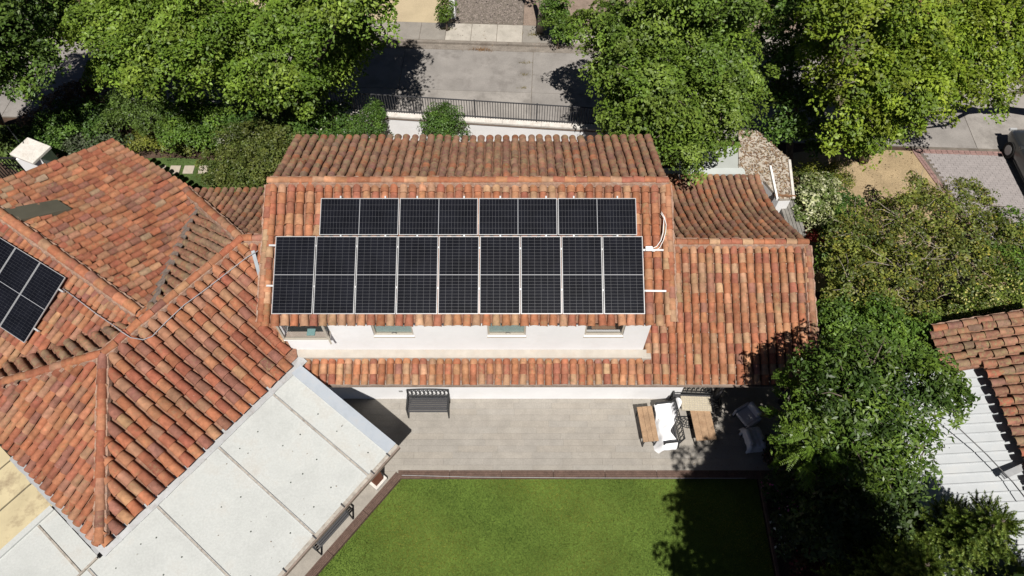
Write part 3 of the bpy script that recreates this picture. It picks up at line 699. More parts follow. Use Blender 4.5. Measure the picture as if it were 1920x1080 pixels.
# hatch sheet lying on the wing roof
hq = [hit(x, y, A_.P(-6, 1.5, .17), A_.N(1.5)) for x, y in ((-18, 396.5), (50, 384), (107, 374), (134, 391), (24, 415))]
nn = A_.N(1.5); b = MB(); b.add([*hq, *[p - nn * .16 for p in hq]], [(0, 1, 2, 3, 4)[::-1], (5, 6, 7, 8, 9)] + [(i, (i + 1) % 5, 5 + (i + 1) % 5, 5 + i) for i in range(5)])
b.build('roof_hatch', OLIVE, left)
finish_tiles('main', main); finish_tiles('left', left)

# ---------------- white patio canopy against the left house
canopy = thing('patio_canopy', tuple(AB(0, -8.5, 0)), 'low white sheet roof over the patio, joined to the hipped house', 'canopy')
def CZ(b_): return 2.70 - (b_ - bE) * .05
seams = [3.05, 2.17, .24, -1.74, -3.72, -5.7]
bo = -6.52
bolt_me = MB().tube([(0, 0, 0), (0, 0, .012)], [.023, .016], 8).mesh('bolt', BOLT)
for i in range(len(seams) - 1):
    a1, a0 = seams[i] - .02, seams[i + 1] + .02
    if i == 0:  # narrow light strip along the free edge
        pass
    poly = [(a0, bE + .16), (a1, bE + .16), (a1, bo), (a0, bo)]
    b = MB(); t_ = [AB(x, y, CZ(y)) for x, y in poly]; u2 = [p - Vector((0, 0, .03)) for p in t_]
    if (t_[1] - t_[0]).cross(t_[2] - t_[1]).z < 0: t_, u2 = t_[::-1], u2[::-1]
    b.add([*u2, *t_], [(3, 2, 1, 0), (4, 5, 6, 7), (0, 1, 5, 4), (1, 2, 6, 5), (2, 3, 7, 6), (3, 0, 4, 7)]); sh_ = b.build('roof_sheet', CANOPY, canopy)
    for bb in (-9.6, -8.75, -7.9, -7.05):
        for aa in (a0 + .42, (a0 + a1) / 2 + .05, a1 - .42):
            if a1 - a0 < 1.2 and aa != a0 + .42: continue
            if random.random() < .22: continue
            c = AB(aa + random.uniform(-.12, .12), bb + random.uniform(-.12, .12)); zz = CZ(bb)
            link('bolt', bolt_me, sh_, Matrix.Translation((c.x, c.y, zz)))
    if i > 0:
        M0 = AB(seams[i], bE + .16, CZ(bE + .16) + .012); M1 = AB(seams[i], bo, CZ(bo) + .012)
        s_ = MB().bar(M0, M1, .042, .022).build('seam_batten', BATTEN, canopy)
        pr_ = MB(); nrm = aX * .028
        for sgn in (-1, 1): pr_.bar(M0 + nrm * sgn, M1 + nrm * sgn, .012, .03)
        pr_.build('batten_lip', GREYMETAL, s_)
# pale edge strip on the NE side
M0 = AB(3.09, bE + .1, CZ(bE) + .02); M1 = AB(3.09, bo, CZ(bo) + .02)
MB().bar(M0, M1, .34, .05).build('edge_trim', mat('edge_trim_metal', (.40, .44, .49), .5, .4, .2, var=.08, vscale=3, stain=(.4, .38, .36), stain_scale=3, stain_amt=.4), canopy)
# gutter along the outer edge
g0, g1 = AB(-6.0, bo + .05, CZ(bo) - .03), AB(3.26, bo + .05, CZ(bo) - .03)
MB().bar(g0, g1, .10, .09).build('canopy_gutter', BATTEN, canopy)
MB().bar(g0 + bX * .07 - Vector((0, 0, .015)), g1 + bX * .07 - Vector((0, 0, .015)), .05, .12).build('gutter_lip', GUTTER, canopy)
for aa in (2.9, 2.3, 1.2, .2, -.8, -1.6): MB().bar(AB(aa, bo - .02, CZ(bo) + .03), AB(aa, bo + .12, CZ(bo) + .03), .03, .03).build('gutter_strap', DARKSTEEL, canopy)
MB().bar(AB(-6, bo - .1, 2.34), AB(3.1, bo - .1, 2.34), .1, .16).build('canopy_beam', BROWNWOOD, canopy)
for aa in (2.52, -1.6, -5.5):
    c = AB(aa, -7.05); M = Matrix.Translation(c) @ Matrix.Rotation(R(52), 4, 'Z')
    p_ = MB().box(-.15, .15, -.13, .13, 0, 2.3, M).build('brick_pier', BRICKRED, canopy); MB().box(-.23, .23, -.2, .2, -.02, .16, M).build('pier_base', COPING, p_, bevel=.015)
# lower sheet wrapping the south corner
b = MB(); pl = [(-3.42, bE + .12), (-5.9, bE + .12), (-5.9, -12.2), (-3.42, -12.2)]; t_ = [AB(x, y, 2.60) for x, y in pl]; b.prism([tuple(p[:2]) for p in t_], 2.56, 2.60); b.build('corner_sheet', CANOPY, canopy)
MB().bar(AB(-3.9, -10.3, 2.615), AB(-3.9, -12.15, 2.615), .05, .025).build('seam_batten', BATTEN, canopy)
MB().bar(AB(-3.42, -12.26, 2.63), AB(-6.0, -12.26, 2.63), .16, .06).build('edge_trim', CANOPY, canopy)
MB().bar(AB(-3.44, -10.3, 2.63), AB(-6.0, -10.3, 2.63), .05, .05).build('edge_trim', BATTEN, canopy)
# yellowed lean-to roof at the far left
yel = thing('lean_to_roof', tuple(AB(-4.6, -14, 0)), 'yellowed sheet lean-to roof with dark joints in the bottom left corner', 'roof')
for i in range(4):
    c1 = -12.42 - i * 1.0
    pl = [AB(-3.38, c1, 2.42), AB(-8, c1, 2.42), AB(-8, c1 - .95, 2.42), AB(-3.38, c1 - .95, 2.42)]
    MB().prism([tuple(p[:2]) for p in pl], 2.38, 2.42 + random.uniform(-.004, .004)).build('roof_panel', YELLOWROOF, yel)
MB().prism([tuple(AB(x, y)[:2]) for x, y in ((-3.5, -12.5), (-7.9, -12.5), (-7.9, -16.2), (-3.5, -16.2))], -.1, 2.36).build('lean_to_wall', JOINT, yel)

# ================================================================== SOLAR PANELS
def panel_set(Wd, Hh, nx, ny, halves):
    """meshes of one module, Wd x Hh, lying in local xy, cells nx by ny"""
    fr = MB(); t = .012; d = .035
    fr.box(0, Wd, 0, t, 0, d); fr.box(0, Wd, Hh - t, Hh, 0, d); fr.box(0, t, t, Hh - t, 0, d); fr.box(Wd - t, Wd, t, Hh - t, 0, d)
    bs = MB(); bs.box(t, Wd - t, t, Hh - t, .008, .027)
    mid = MB(); ce = MB(); mg = .012; gp = .0045; mgap = .016
    if halves == 'y':
        mid.box(t, Wd - t, Hh / 2 - .006, Hh / 2 + .006, .028, .0285)
        cw = (Wd - 2 * t - 2 * mg) / nx; ch = (Hh / 2 - t - mg - mgap / 2) / (ny / 2)
        for i in range(nx):
            for j in range(ny):
                y0 = t + mg + j * ch if j < ny / 2 else Hh / 2 + mgap / 2 + (j - ny / 2) * ch
                x0 = t + mg + i * cw; ce.sheet([(x0 + gp / 2, y0 + gp / 2, .0292), (x0 + cw - gp / 2, y0 + gp / 2, .0292), (x0 + cw - gp / 2, y0 + ch - gp / 2, .0292), (x0 + gp / 2, y0 + ch - gp / 2, .0292)])
    else:
        mid.box(Wd / 2 - .006, Wd / 2 + .006, t, Hh - t, .028, .0285)
        ch = (Hh - 2 * t - 2 * mg) / ny; cw = (Wd / 2 - t - mg - mgap / 2) / (nx / 2)
        for i in range(nx):
            x0 = t + mg + i * cw if i < nx / 2 else Wd / 2 + mgap / 2 + (i - nx / 2) * cw
            for j in range(ny):
                y0 = t + mg + j * ch; ce.sheet([(x0 + gp / 2, y0 + gp / 2, .0292), (x0 + cw - gp / 2, y0 + gp / 2, .0292), (x0 + cw - gp / 2, y0 + ch - gp / 2, .0292), (x0 + gp / 2, y0 + ch - gp / 2, .0292)])
    return fr.mesh('frame', FRAME), bs.mesh('backsheet', BACK), mid.mesh('busbar', MIDLINE), ce.mesh('solar_cells', CELL)
def solar(meshes, M, label, group):
    e = thing('solar_panel', M.to_translation(), label, 'solar panel', group)
    for nm, me in zip(('frame', 'backsheet', 'busbar', 'solar_cells'), meshes):
        o = link(nm, me, e, M)
        if nm == 'solar_cells': o['kind'] = 'stuff'
PU = .20
nS = upS.N(1); dwn = upS.D(1)
def onS(x, y): return hit(x, y, upS.O + nS * (PU + .03), nS)
tl, br = onS(518, 442.5), onS(1209.5, 588.7); tr = onS(1204.5, 443)
X0, X1 = (onS(508, 588).x + onS(518, 443).x) / 2, (onS(1209.5, 588.7).x + tr.x) / 2
pit = (X1 - X0 + .022) / 9; PW = pit - .022; PL = (br - tr).dot(dwn)
ordn = ['first', 'second', 'third', 'fourth', 'fifth', 'sixth', 'seventh', 'eighth', 'ninth']
setL = panel_set(PW, PL, 6, 24, 'y')
topL = tr.y, tr.z
for i in range(9):
    p = Vector((X0 + i * pit, tr.y, tr.z)) + dwn * PL - nS * .035 + nS * random.uniform(-.004, .004)
    M = frame_mat(p, Vector((1, 0, 0)), -dwn, nS)
    lab = ('upright black solar panel at the left end of the lower row of nine' if i == 0 else 'upright black solar panel at the right end of the lower row, beside the white conduit' if i == 8 else 'upright black solar panel, %s from the left in the lower row of nine' % ordn[i])
    solar(setL, M, lab, 'upright solar panels of the lower row')
t2, b2, tr2 = onS(601.5, 369.8), onS(1194.3, 441), onS(1192.5, 371.5)
XA, XB = (onS(601.5, 370).x + onS(599, 440).x) / 2, (tr2.x + b2.x) / 2
pit2 = (XB - XA + .025) / 4; PW2 = pit2 - .025; PH2 = (onS(1194, 440.5) - tr2).dot(dwn)
setU = panel_set(PW2, PH2, 24, 6, 'x')
for i in range(4):
    p = Vector((XA + i * pit2, tr2.y, tr2.z)) + dwn * PH2 - nS * .035
    lab = 'black solar panel lying lengthways, ' + ('left end', 'second from left', 'third from left', 'right end')[i] + ' of the upper row of four'
    solar(setU, frame_mat(p, Vector((1, 0, 0)), -dwn, nS), lab, 'lengthways solar panels of the upper row')
# rails
def rail(xa, ya, xb, yb, label):
    p, q = onS(xa, ya) - nS * .075, onS(xb, yb) - nS * .075
    e = thing('mounting_rail', p, label, 'rail', 'mounting rails of the solar panels')
    MB().bar(p, q, .045, .06, up=nS).build('rail_bar', FRAME, e)
    for k in range(9):
        c = p + (q - p) * (.05 + .112 * k); MB().box(-.025, .025, -.02, .02, -.12, .03, frame_mat(c, Vector((1, 0, 0)), -dwn, nS)).build('roof_hook', FRAME, e)
    return e
rail(503, 459, 1245, 468, 'white rail sticking out near the top of the lower panel row')
rail(498, 535, 1250, 545, 'white rail sticking out near the bottom of the lower panel row')
for k, px in enumerate((638, 722, 782, 870, 938, 1024, 1076, 1158)):
    p, q = onS(px, 366.5) - nS * .06, onS(px, 444.5) - nS * .06
    e = thing('mounting_rail', p, 'short upright rail under the upper panel row, %s from the left' % ordn[k], 'rail', 'short rails under the upper panel row')
    MB().bar(p, q, .04, .05, up=nS).build('rail_bar', FRAME, e)
# clamps between lower panels are parts of the row's rails: small bright blocks
# conduits at the right end
cond = thing('cable_conduit', onS(1217, 467), 'thin white conduits curving up from a junction box beside the panels', 'conduit')
MB().tube([onS(x, y) - nS * .05 for x, y in ((1207, 467), (1222, 466), (1232, 461), (1240, 450), (1244, 435), (1245, 420), (1246, 408), (1240, 399))], .011, 7).build('conduit_hose', PLASTIC, cond, True)
MB().tube([onS(x, y) - nS * .06 for x, y in ((1207, 469), (1228, 470), (1238, 463), (1245, 449), (1249, 434), (1250, 420), (1247, 406), (1241, 396))], .009, 7).build('conduit_hose', PLASTIC, cond, True)
jb = onS(1217, 466) - nS * .03; MB().box(-.09, .09, -.06, .06, -.05, .05, frame_mat(jb, Vector((1, 0, 0)), -dwn, nS)).build('junction_box', PLASTIC, cond, bevel=.01)
# panels on the wing roof
nB = B_.N(1); dB = B_.D(1)
def onB(x, y): return hit(x, y, B_.P(-3, 1.5, .22), nB)
cTR, cBR = onB(122, 520), onB(45, 643); cTL = onB(75, 491)
Hb = (cBR - cTR).length; Wb = (cTR - cTL).length
yv = (cTR - cBR).normalized(); xv = (cTR - cTL); xv = (xv - yv * xv.dot(yv)).normalized(); zv = xv.cross(yv)
setB = panel_set(Wb - .02, Hb, 6, 24, 'y')
for i in range(5):
    p = cBR - xv * (Wb * (i + 1) - .02) - zv * .035
    lab = ('black solar panel at the right end of the wing roof, beside the grey cable', 'black solar panel second from the right end on the wing roof', 'black solar panel third from the right end on the wing roof', 'black solar panel fourth from the right end on the wing roof', 'black solar panel at the hidden left end of the wing roof row')[i]
    solar(setB, frame_mat(p, xv, yv, zv), lab, 'solar panels on the left wing roof')
for k, tt in enumerate((.18, .78)):
    p = cTR + (cBR - cTR) * tt - zv * .07; e = thing('mounting_rail', p, ('white rail end showing by the upper part of the wing panels', 'white rail end showing by the lower part of the wing panels')[k], 'rail', 'rails under the wing panels')
    MB().bar(p + xv * .16, p - xv * 5, .045, .06, up=zv).build('rail_bar', FRAME, e)
# cable over the tiles
def onP(x, y, s, up=.16): return hit(x, y, s.O + s.N(1) * up, s.N(1))
cpts = [onP(118, 541, B_), onP(150, 565, B_), onP(180, 588, B_), onP(214, 611, B_, .18), onP(228, 622, eS, .3), onP(245, 633, eS, .16), onP(268, 637, eS, .14), onP(285, 631, eS, .14), onP(310, 605, eS, .15), onP(345, 572, eS, .16), onP(385, 543, eS, .15), onP(430, 508, eS, .16), onP(462, 483, eS, .17), onP(484, 470, jS, .2)]
o = MB().tube(cpts, .013, 6).build('power_cable', CABLE, None, True); tag(o, 'grey cable running over the red tiles from the wing panels', 'cable')

# ================================================================== GARDEN FURNITURE
def make_bench(label, W=1.26):
    """iron bench: seat slats, lattice back, two arm frames. Faces -Y, origin on the floor under the middle."""
    e = thing('garden_bench', (0, 0, 0), label, 'bench', 'black iron garden benches'); h = W / 2
    for sx in (-1, 1):
        X = sx * h; b = MB()
        b.bar((X, -.27, 0), (X, -.24, .60), .04, .045); b.bar((X, .25, 0), (X, .20, .44), .04, .045); b.bar((X, .20, .42), (X, .30, .86), .04, .04)
        b.bar((X, -.26, .60), (X, .24, .62), .055, .03); b.bar((X, -.25, .40), (X, .21, .40), .035, .035)
        b.build('arm_frame', BLACK, e, bevel=.004)
    for k in range(7):
        y = -.23 + k * .068; z = .42 - .014 * math.sin(k / 6 * math.pi); MB().box(-h, h, y - .025, y + .025, z - .01, z + .01).build('slat', DARKSTEEL, e)
    b = MB(); b.bar((-h, .225, .50), (h, .225, .50), .03, .04)
    pts = [(-h + W * k / 10, .30, .84 + .05 * math.sin(math.pi * k / 10)) for k in range(11)]; b.tube(pts, .020, 6); b.build('back_rail', BLACK, e)
    b = MB()
    for k in range(10):
        cx = -h + W * (k + .5) / 10; cz = .68; r_ = W / 22
        ring = [(cx + r_ * math.cos(a), .265 + (r_ * 2.1 * math.sin(a)) * .16, cz + r_ * 2.1 * math.sin(a)) for a in [i * math.pi / 5 for i in range(11)]]; b.tube(ring, .012, 5, cap=False)
    for k in range(11): X = -h + W * k / 10; b.bar((X, .23, .50), (X, .295, .86), .014, .014)
    b.build('back_lattice', BLACK, e); return e
bench = make_bench('black iron bench with lattice back standing against the long white wall'); bench.location = (-2.60, 8.60, .0)
def place_copy(o, loc, rz, label):
    c = copy_tree(o); c.location = loc; c.rotation_euler = (0, 0, rz); c['label'] = label; return c
bench2 = place_copy(bench, AB(.65, -7.12, 0), R(52 + 0), 'black iron bench half hidden under the white canopy edge'); bench2.rotation_euler = (0, 0, R(52)); bench2.scale = (1, 1, 1)
bench3 = place_copy(bench, (4.75, 7.95, 0), R(-90 + 6), 'black iron bench turned sideways, draped with a white cloth')
bench4 = place_copy(bench, (5.72, 8.72, 0), R(-2), 'black iron bench with woven beige pad at the patio corner'); bench4.scale = (1.12, 1, 1)
# woven pad on bench4
pad = MB()
M = Matrix.Translation((5.70, 8.64, 0)) @ Matrix.Rotation(R(-2), 4, 'Z')
pad.box(-.46, .46, -.27, .21, .435, .49, M); pd = pad.build('woven_pad', WOVEN, None, bevel=.015); tag(pd, 'woven beige seat pad lying on the patio corner bench', 'seat pad')
b = MB()
for k in range(12):
    b.bar(M @ Vector((-.45 + k * .078, -.265, .494)), M @ Vector((-.41 + k * .078, .205, .494)), .012, .012)
    if k < 7: b.bar(M @ Vector((-.455, -.25 + k * .073, .495)), M @ Vector((.455, -.25 + k * .073, .495)), .012, .012)
b.build('weave_cord', BEIGE, pd)
# half round mat
b = MB(); cx, cy = 5.53, 8.36
for rr_ in (.42, .34, .25, .15):
    b.tube([(cx + rr_ * math.cos(a), cy - rr_ * .9 * math.sin(a), .02) for a in [math.pi * k / 16 for k in range(17)]], .014, 5)
for k in range(9):
    a = math.pi * (k + .5) / 9; b.bar((cx + .1 * math.cos(a), cy - .09 * math.sin(a), .02), (cx + .42 * math.cos(a + .12), cy - .378 * math.sin(a + .12), .02), .016, .016); b.bar((cx + .2 * math.cos(a + .15), cy - .18 * math.sin(a + .15), .02), (cx + .42 * math.cos(a - .12), cy - .378 * math.sin(a - .12), .02), .012, .016)
b.bar((cx - .43, cy, .02), (cx + .43, cy, .02), .03, .02); tag(b.build('door_mat', BLACK), 'half round black openwork mat before the woven pad bench', 'mat')
# draped cloth on bench3
def cloth():
    V = []; F = []; nu, nv = 15, 24; Mx = Matrix.Translation((4.75, 7.95, 0)) @ Matrix.Rotation(R(-84), 4, 'Z')
    for j in range(nv + 1):
        for i in range(nu + 1):
            s = j / nv; u = i / nu
            x = -.66 + 1.40 * s; wid_ = .30 + .09 * math.sin(s * 7 + .6) + .04 * math.sin(s * 17); y = -.36 + u * (.32 + wid_) + .12 * math.sin(s * 4.2 + 1) - .04
            z = .455 + .02 * math.sin(u * 14 + s * 9) + .018 * math.sin(s * 31 + u * 5)
            if y < -.26: z -= (-.26 - y) * 2.4
            if y > .20: z += min((y - .20) * 2.2, .42)
            if x < -.60 or x > .62: z += .05
            if x > .66: z -= (x - .66) * 4; 
            V.append(tuple(Mx @ Vector((x, y, z))))
    for j in range(nv):
        for i in range(nu): a = j * (nu + 1) + i; F.append((a, a + 1, a + nu + 2, a + nu + 1))
    me = bpy.data.meshes.new('white_cloth'); me.from_pydata(V, [], F); me.materials.append(CLOTH); me.polygons.foreach_set('use_smooth', [True] * len(F))
    o = link('white_cloth', me); m = o.modifiers.new('thick', 'SOLIDIFY'); m.thickness = .012; s2 = o.modifiers.new('soft', 'SUBSURF'); s2.levels = s2.render_levels = 1
    return o
tag(cloth(), 'crumpled white cloth thrown over the sideways iron bench', 'cloth')
def make_table(W, D, H, label, loc, rz, name='wooden_table', cat='table', bench_=False):
    e = thing(name, (0, 0, 0), label, cat)
    for k in range(3):
        x0 = -W / 2 + W * k / 3; MB().box(x0 + .002, x0 + W / 3 - .002, -D / 2, D / 2, H - .04, H).build('board', WOOD, e, bevel=.004)
    for sy in (-1, 1):
        b = MB(); y = sy * (D / 2 - .05)
        b.bar((-W / 2 + .03, y, H - .06), (W / 2 - .03, y, H - .06), .03, .035)
        for sx in (-1, 1): b.bar((sx * (W / 2 - .03), y, H - .04), (sx * (W / 2 - .06), y, 0), .03, .035)
        if bench_: b.bar((-W / 2 + .06, y, .12), (0, y - sy * .2, H - .06), .02, .02); b.bar((W / 2 - .06, y, .12), (0, y - sy * .2, H - .06), .02, .02)
        b.build('leg_frame', BLACK, e)
    b = MB()
    for sx in (-1, 1): b.bar((sx * (W / 2 - .03), -D / 2 + .05, H - .06), (sx * (W / 2 - .03), D / 2 - .05, H - .06), .03, .035)
    b.build('apron_rail', BLACK, e); e.location = loc; e.rotation_euler = (0, 0, rz); return e
make_table(.47, 1.12, .56, 'narrow wooden seat with black frame, left of the cloth covered bench', (4.12, 7.92, 0), R(5), 'wooden_bench', 'bench', True)
make_table(.62, .98, .46, 'low wooden table with black legs standing right of the covered bench', (5.83, 7.93, 0), R(4))
make_table(1.0, .34, .80, 'narrow wooden console against the house behind the woven pad bench', (5.75, 9.28, 0), 0, 'console_table', 'table')
def make_armchair(label, loc, rz, covered=False):
    e = thing('armchair', (0, 0, 0), label, 'armchair')
    b = MB(); b.box(-.36, .36, -.34, .34, .28, .46); b.build('seat_cushion', CUSHION, e, bevel=.05)
    b = MB(); b.box(-.36, .36, .24, .42, .47, .86); b.build('back_cushion', CUSHION, e, bevel=.06)
    for sx in (-1, 1):
        b = MB(); b.box(sx * .43 - .05, sx * .43 + .05, -.36, .40, .10, .58); b.build('armrest', CUSHION, e, bevel=.03)
    for sx in (-1, 1):
        for sy in (-1, 1): MB().box(sx * .36 - .025, sx * .36 + .025, sy * .3 - .025, sy * .3 + .025, 0, .28).build('leg', DARKSTEEL, e)
    if covered:
        V = []; F = []; n = 14
        for j in range(n + 1):
            for i in range(n + 1):
                x = -.56 + 1.12 * i / n; y = -.5 + 1.0 * j / n; z = .62 + .03 * math.sin(i * 1.9 + j) + .03 * math.sin(j * 2.3); ed = max(abs(x) - .45, 0) * 3 + max(abs(y) - .40, 0) * 3; V.append((x, y, z - ed + max(0, y - .1) * .7))
        for j in range(n):
            for i in range(n): a = j * (n + 1) + i; F.append((a, a + 1, a + n + 2, a + n + 1))
        me = bpy.data.meshes.new('throw_cover'); me.from_pydata(V, [], F); me.materials.append(CUSHION); me.polygons.foreach_set('use_smooth', [True] * len(F)); link('throw_cover', me, e)
    e.location = loc; e.rotation_euler = (0, 0, rz); e.scale = (.68, .68, .85); return e
make_armchair('pale cushioned armchair in the shade under the big tree', (7.25, 8.25, 0), R(-60))
make_armchair('armchair under a pale throw, just below the other shaded chair', (7.3, 7.5, 0), R(100), True)
e = thing('flower_pot', (7.75, 7.0, 0), 'clay flower pot with leafy plant in the shade by the covered armchair', 'plant pot')
MB().tube([(7.75, 7.0, 0), (7.75, 7.0, .32), (7.75, 7.0, .36)], [.13, .19, .2], 12).build('pot', BRICKRED, e)

# ================================================================== FENCES, WALLS, SMALL BUILDINGS
WA, WB = Vector((-16.8, 21.42, 0)), Vector((7.5, 19.3, 0)); wdv = (WB - WA).normalized(); wn = Vector((-wdv.y, wdv.x, 0)); WL = (WB - WA).length
bw = thing('boundary_wall', (WA + WB) / 2, 'long white garden wall with worn coping along the street', 'wall')
Mw = frame_mat(WA, wdv, wn, Vector((0, 0, 1)))
MB().box(0, WL, -.10, .10, -.3, 1.12, Mw).build('wall_face', WALL, bw)
MB().box(-.02, WL, -.135, -.101, 1.03, 1.075, Mw).build('shadow_line', GUTTER, bw)  # dark strip built in to draw the shade under the coping
k = 0; x = 0
while x < WL - .05:
    x2 = min(x + 1.5, WL); MB().box(x + .004, x2 - .004, -.15, .17, 1.122, 1.20 + random.uniform(-.003, .003), Mw).build('coping_slab', COPING, bw); x = x2
rl = thing('metal_railing', (WA + WB) / 2 + Vector((0, 0, 1.2)), 'dark metal railing of thin upright bars on top of the white wall', 'railing')
MB().box(3.5, WL, .05, .09, 2.06, 2.09, Mw).build('top_rail', DARKSTEEL, rl); MB().box(3.5, WL, .055, .085, 1.27, 1.295, Mw).build('bottom_rail', DARKSTEEL, rl)
pk = MB().box(-.011, .011, -.011, .011, 1.19, 2.075).mesh('picket', DARKSTEEL)
x = 3.55; i = 0
while x < WL:
    if i % 24 == 0: MB().box(x - .025, x + .025, .045, .095, 1.2, 2.12, Mw).build('railing_post', DARKSTEEL, rl)
    else: link('picket', pk, rl, Mw @ Matrix.Translation((x, .07, 0)))
    x += .099; i += 1
# white gate pillar and railing at far left
gp = thing('gate_pillar', at(58, 300, 0), 'white gate pillar with sloping cap behind the left roof', 'pillar')
c = at(56, 281, 1.9)
MB().box(c.x - .45, c.x + .45, c.y - .35, c.y + .35, -.1, 1.78).build('pillar_shaft', WALL, gp)
MB().box(c.x - .55, c.x + .55, c.y - .45, c.y + .45, 1.782, 1.9, Matrix.Translation(c) @ Matrix.Rotation(R(-24), 4, 'Z') @ Matrix.Translation(-c)).build('pillar_cap', COPING, gp, bevel=.02)
gf = thing('metal_gate', (c.x - 1.6, c.y, 0), 'dark upright bar gate left of the white pillar', 'gate')
for i in range(12): MB().box(c.x - .75 - i * .13, c.x - .73 - i * .13, c.y - .02, c.y + .02, .1, 1.5).build('gate_bar', BLACK, gf)
MB().box(c.x - 2.4, c.x - .6, c.y - .025, c.y + .025, 1.44, 1.5).build('gate_rail', BLACK, gf); MB().box(c.x - .72, c.x - .6, c.y - .06, c.y + .06, 0, 1.7).build('gate_post', BLACK, gf)
wr = MB().tube([at(-20, 195, 3.2), at(12, 235, 2.6), at(36, 266, 2.1)], .018, 5).build('overhead_wire', BLACK); tag(wr, 'thin dark wire slanting down to the white gate pillar', 'wire')
# white wall end across the street with ivy
iw = thing('garden_wall', at(850, 25, 0), 'white wall end beside the cobbled drive across the street', 'wall')
p0 = at(849, 36, 0); MB().box(p0.x - .1, p0.x + .14, p0.y, p0.y + 6, 0, 1.35).build('wall_face', WALL, iw)
# service roofs behind the right wing
sr = thing('flat_service_roof', at(1350, 318, 2.2), 'pale grey flat roof behind the right wing, half under the big tree', 'roof')
MB().box(6.15, 8.3, 17.0, 18.1, 1.72, 1.8).build('roof_sheet', mat('grey_sheet', (.36, .38, .36), .7, .2, var=.06, vscale=2), sr)
MB().box(4.3, 8.25, 16.70, 16.98, 1.78, 1.88).build('parapet', mat('parapet_white', (.46, .49, .475), .8, .2, var=.06, vscale=2), sr)
MB().box(6.2, 8.2, 17.02, 18.0, 0, 1.715).build('store_wall', WALL, sr)
lr = thing('littered_flat_roof', at(1430, 300, 2.1), 'flat roof strewn with dead leaves behind the right wing', 'roof')
LRZ = 1.85
q = [at(x, y, LRZ) for x, y in ((1385, 335), (1432, 338), (1462, 373), (1484, 372), (1482, 300), (1420, 245), (1385, 245))]
MB().prism([(p.x, p.y) for p in q], LRZ - .12, LRZ).build('roof_slab', mat('littered_slab', (.40, .36, .31), .9, .1, var=.15, vscale=4, stain=(.25, .18, .13), stain_scale=3, stain_amt=.7), lr)
MB().bar(at(1444, 312, LRZ + .05), at(1457, 374, LRZ + .05), .07, .1).build('white_upstand', PLASTIC, lr)
MB().bar(at(1480, 300, LRZ + .03), at(1488, 372, LRZ + .03), .09, .06).build('edge_board', COPING, lr)
MB().bar(at(1452, 366, LRZ + .04), at(1492, 368, LRZ + .04), .06, .06).build('edge_board', BROWNWOOD, lr)
MB().prism([(p.x, p.y) for p in q], 0, LRZ - .13).build('store_wall', WALL, lr)
def litter(name, poly, n, z, size, label, zf=None):
    xs = [p[0] for p in poly]; ys = [p[1] for p in poly]
    P = np.c_[rng.uniform(min(xs), max(xs), n), rng.uniform(min(ys), max(ys), n)]; P = P[inside_np(P, poly)]; n = len(P)
    a = rng.uniform(0, 6.28, n); s = rng.uniform(.5, 1.3, n) * size; zz = (z if zf is None else np.array([zf(x, y) for x, y in P])) + rng.uniform(.004, .03, n)
    d_ = np.c_[np.cos(a), np.sin(a)]; e_ = np.c_[-np.sin(a), np.cos(a)]; V = np.zeros((n, 4, 3))
    for k, (f, g) in enumerate(((-1, 0), (0, .35), (1, 0), (0, -.35))): V[:, k, :2] = P + d_ * (f * s)[:, None] + e_ * (g * s)[:, None]
    V[:, :, 2] = zz[:, None]; V[:, 1, 2] += .012; V[:, 3, 2] += rng.uniform(0, .02, n)
    base = np.array([(.20, .12, .075), (.26, .16, .09), (.15, .10, .07), (.32, .24, .15), (.34, .29, .22)])[rng.integers(0, 5, n)] * rng.uniform(.7, 1.2, (n, 1))
    o = link(name, np_mesh(name, V.reshape(-1, 3), np.arange(n * 4).reshape(-1, 4), np.repeat(np.c_[base, np.ones(n)], 4, axis=0), LITTER))
    return tag(o, label, 'leaf litter', kind='stuff')
litter('leaf_litter', [(p.x, p.y) for p in q], 1700, LRZ, .06, 'brown dead leaves lying on the flat roof')
def lo_z(x, y): return 3.89 - (12.27 - y) * math.tan(R(22)) - .01
# leaf crumbs in the channels of the right wing
def channel_crumbs():
    V = []; C = []; pitch = 14.8 / round(14.8 / .238)
    for i in range(round(14.8 / .238) + 1):
        u = i * pitch
        if u < 10.4: continue
        for k in range(int(26 + 34 * (u - 10) / 5)):
            p = loS.P(u + random.gauss(0, .018), random.uniform(.1, 4.0), random.uniform(-.03, .0)); a = random.random() * 6.28; s = random.uniform(.012, .03)
            d_ = Vector((math.cos(a), math.sin(a), random.uniform(-.3, .3))) * s; e_ = Vector((-math.sin(a), math.cos(a), random.uniform(-.3, .3))) * s * .5
            V += [p - d_, p + e_, p + d_, p - e_]; c = random.choice(((.30, .24, .18), (.45, .40, .33), (.18, .13, .09), (.24, .15, .09))); C += [(*c, 1)] * 4
    V = np.array([tuple(v) for v in V]); o = link('leaf_crumbs', np_mesh('leaf_crumbs', V, np.arange(len(V)).reshape(-1, 4), np.array(C), LITTER)); return tag(o, 'crumbled leaves caught between the tiles of the right wing', 'leaf litter', kind='stuff')
channel_crumbs()
gd = thing('timber_deck', at(1485, 415, 1.2), 'greyed timber boards beside the right wing below the pale shrub', 'decking')
q0, q1, q2, q3 = at(1460, 376, 1.3), at(1492, 376, 1.3), at(1512, 440, 1.3), at(1480, 440, 1.3)
for k in range(5):
    f0, f1 = k / 5 + .012, (k + 1) / 5 - .012
    a_ = q0.lerp(q1, f0); b_ = q0.lerp(q1, f1); c_ = q3.lerp(q2, f1); d_ = q3.lerp(q2, f0); MB().prism([(p.x, p.y) for p in (a_, b_, c_, d_)], 1.25, 1.3 + random.uniform(-.006, .006)).build('board', GREYWOOD, gd)
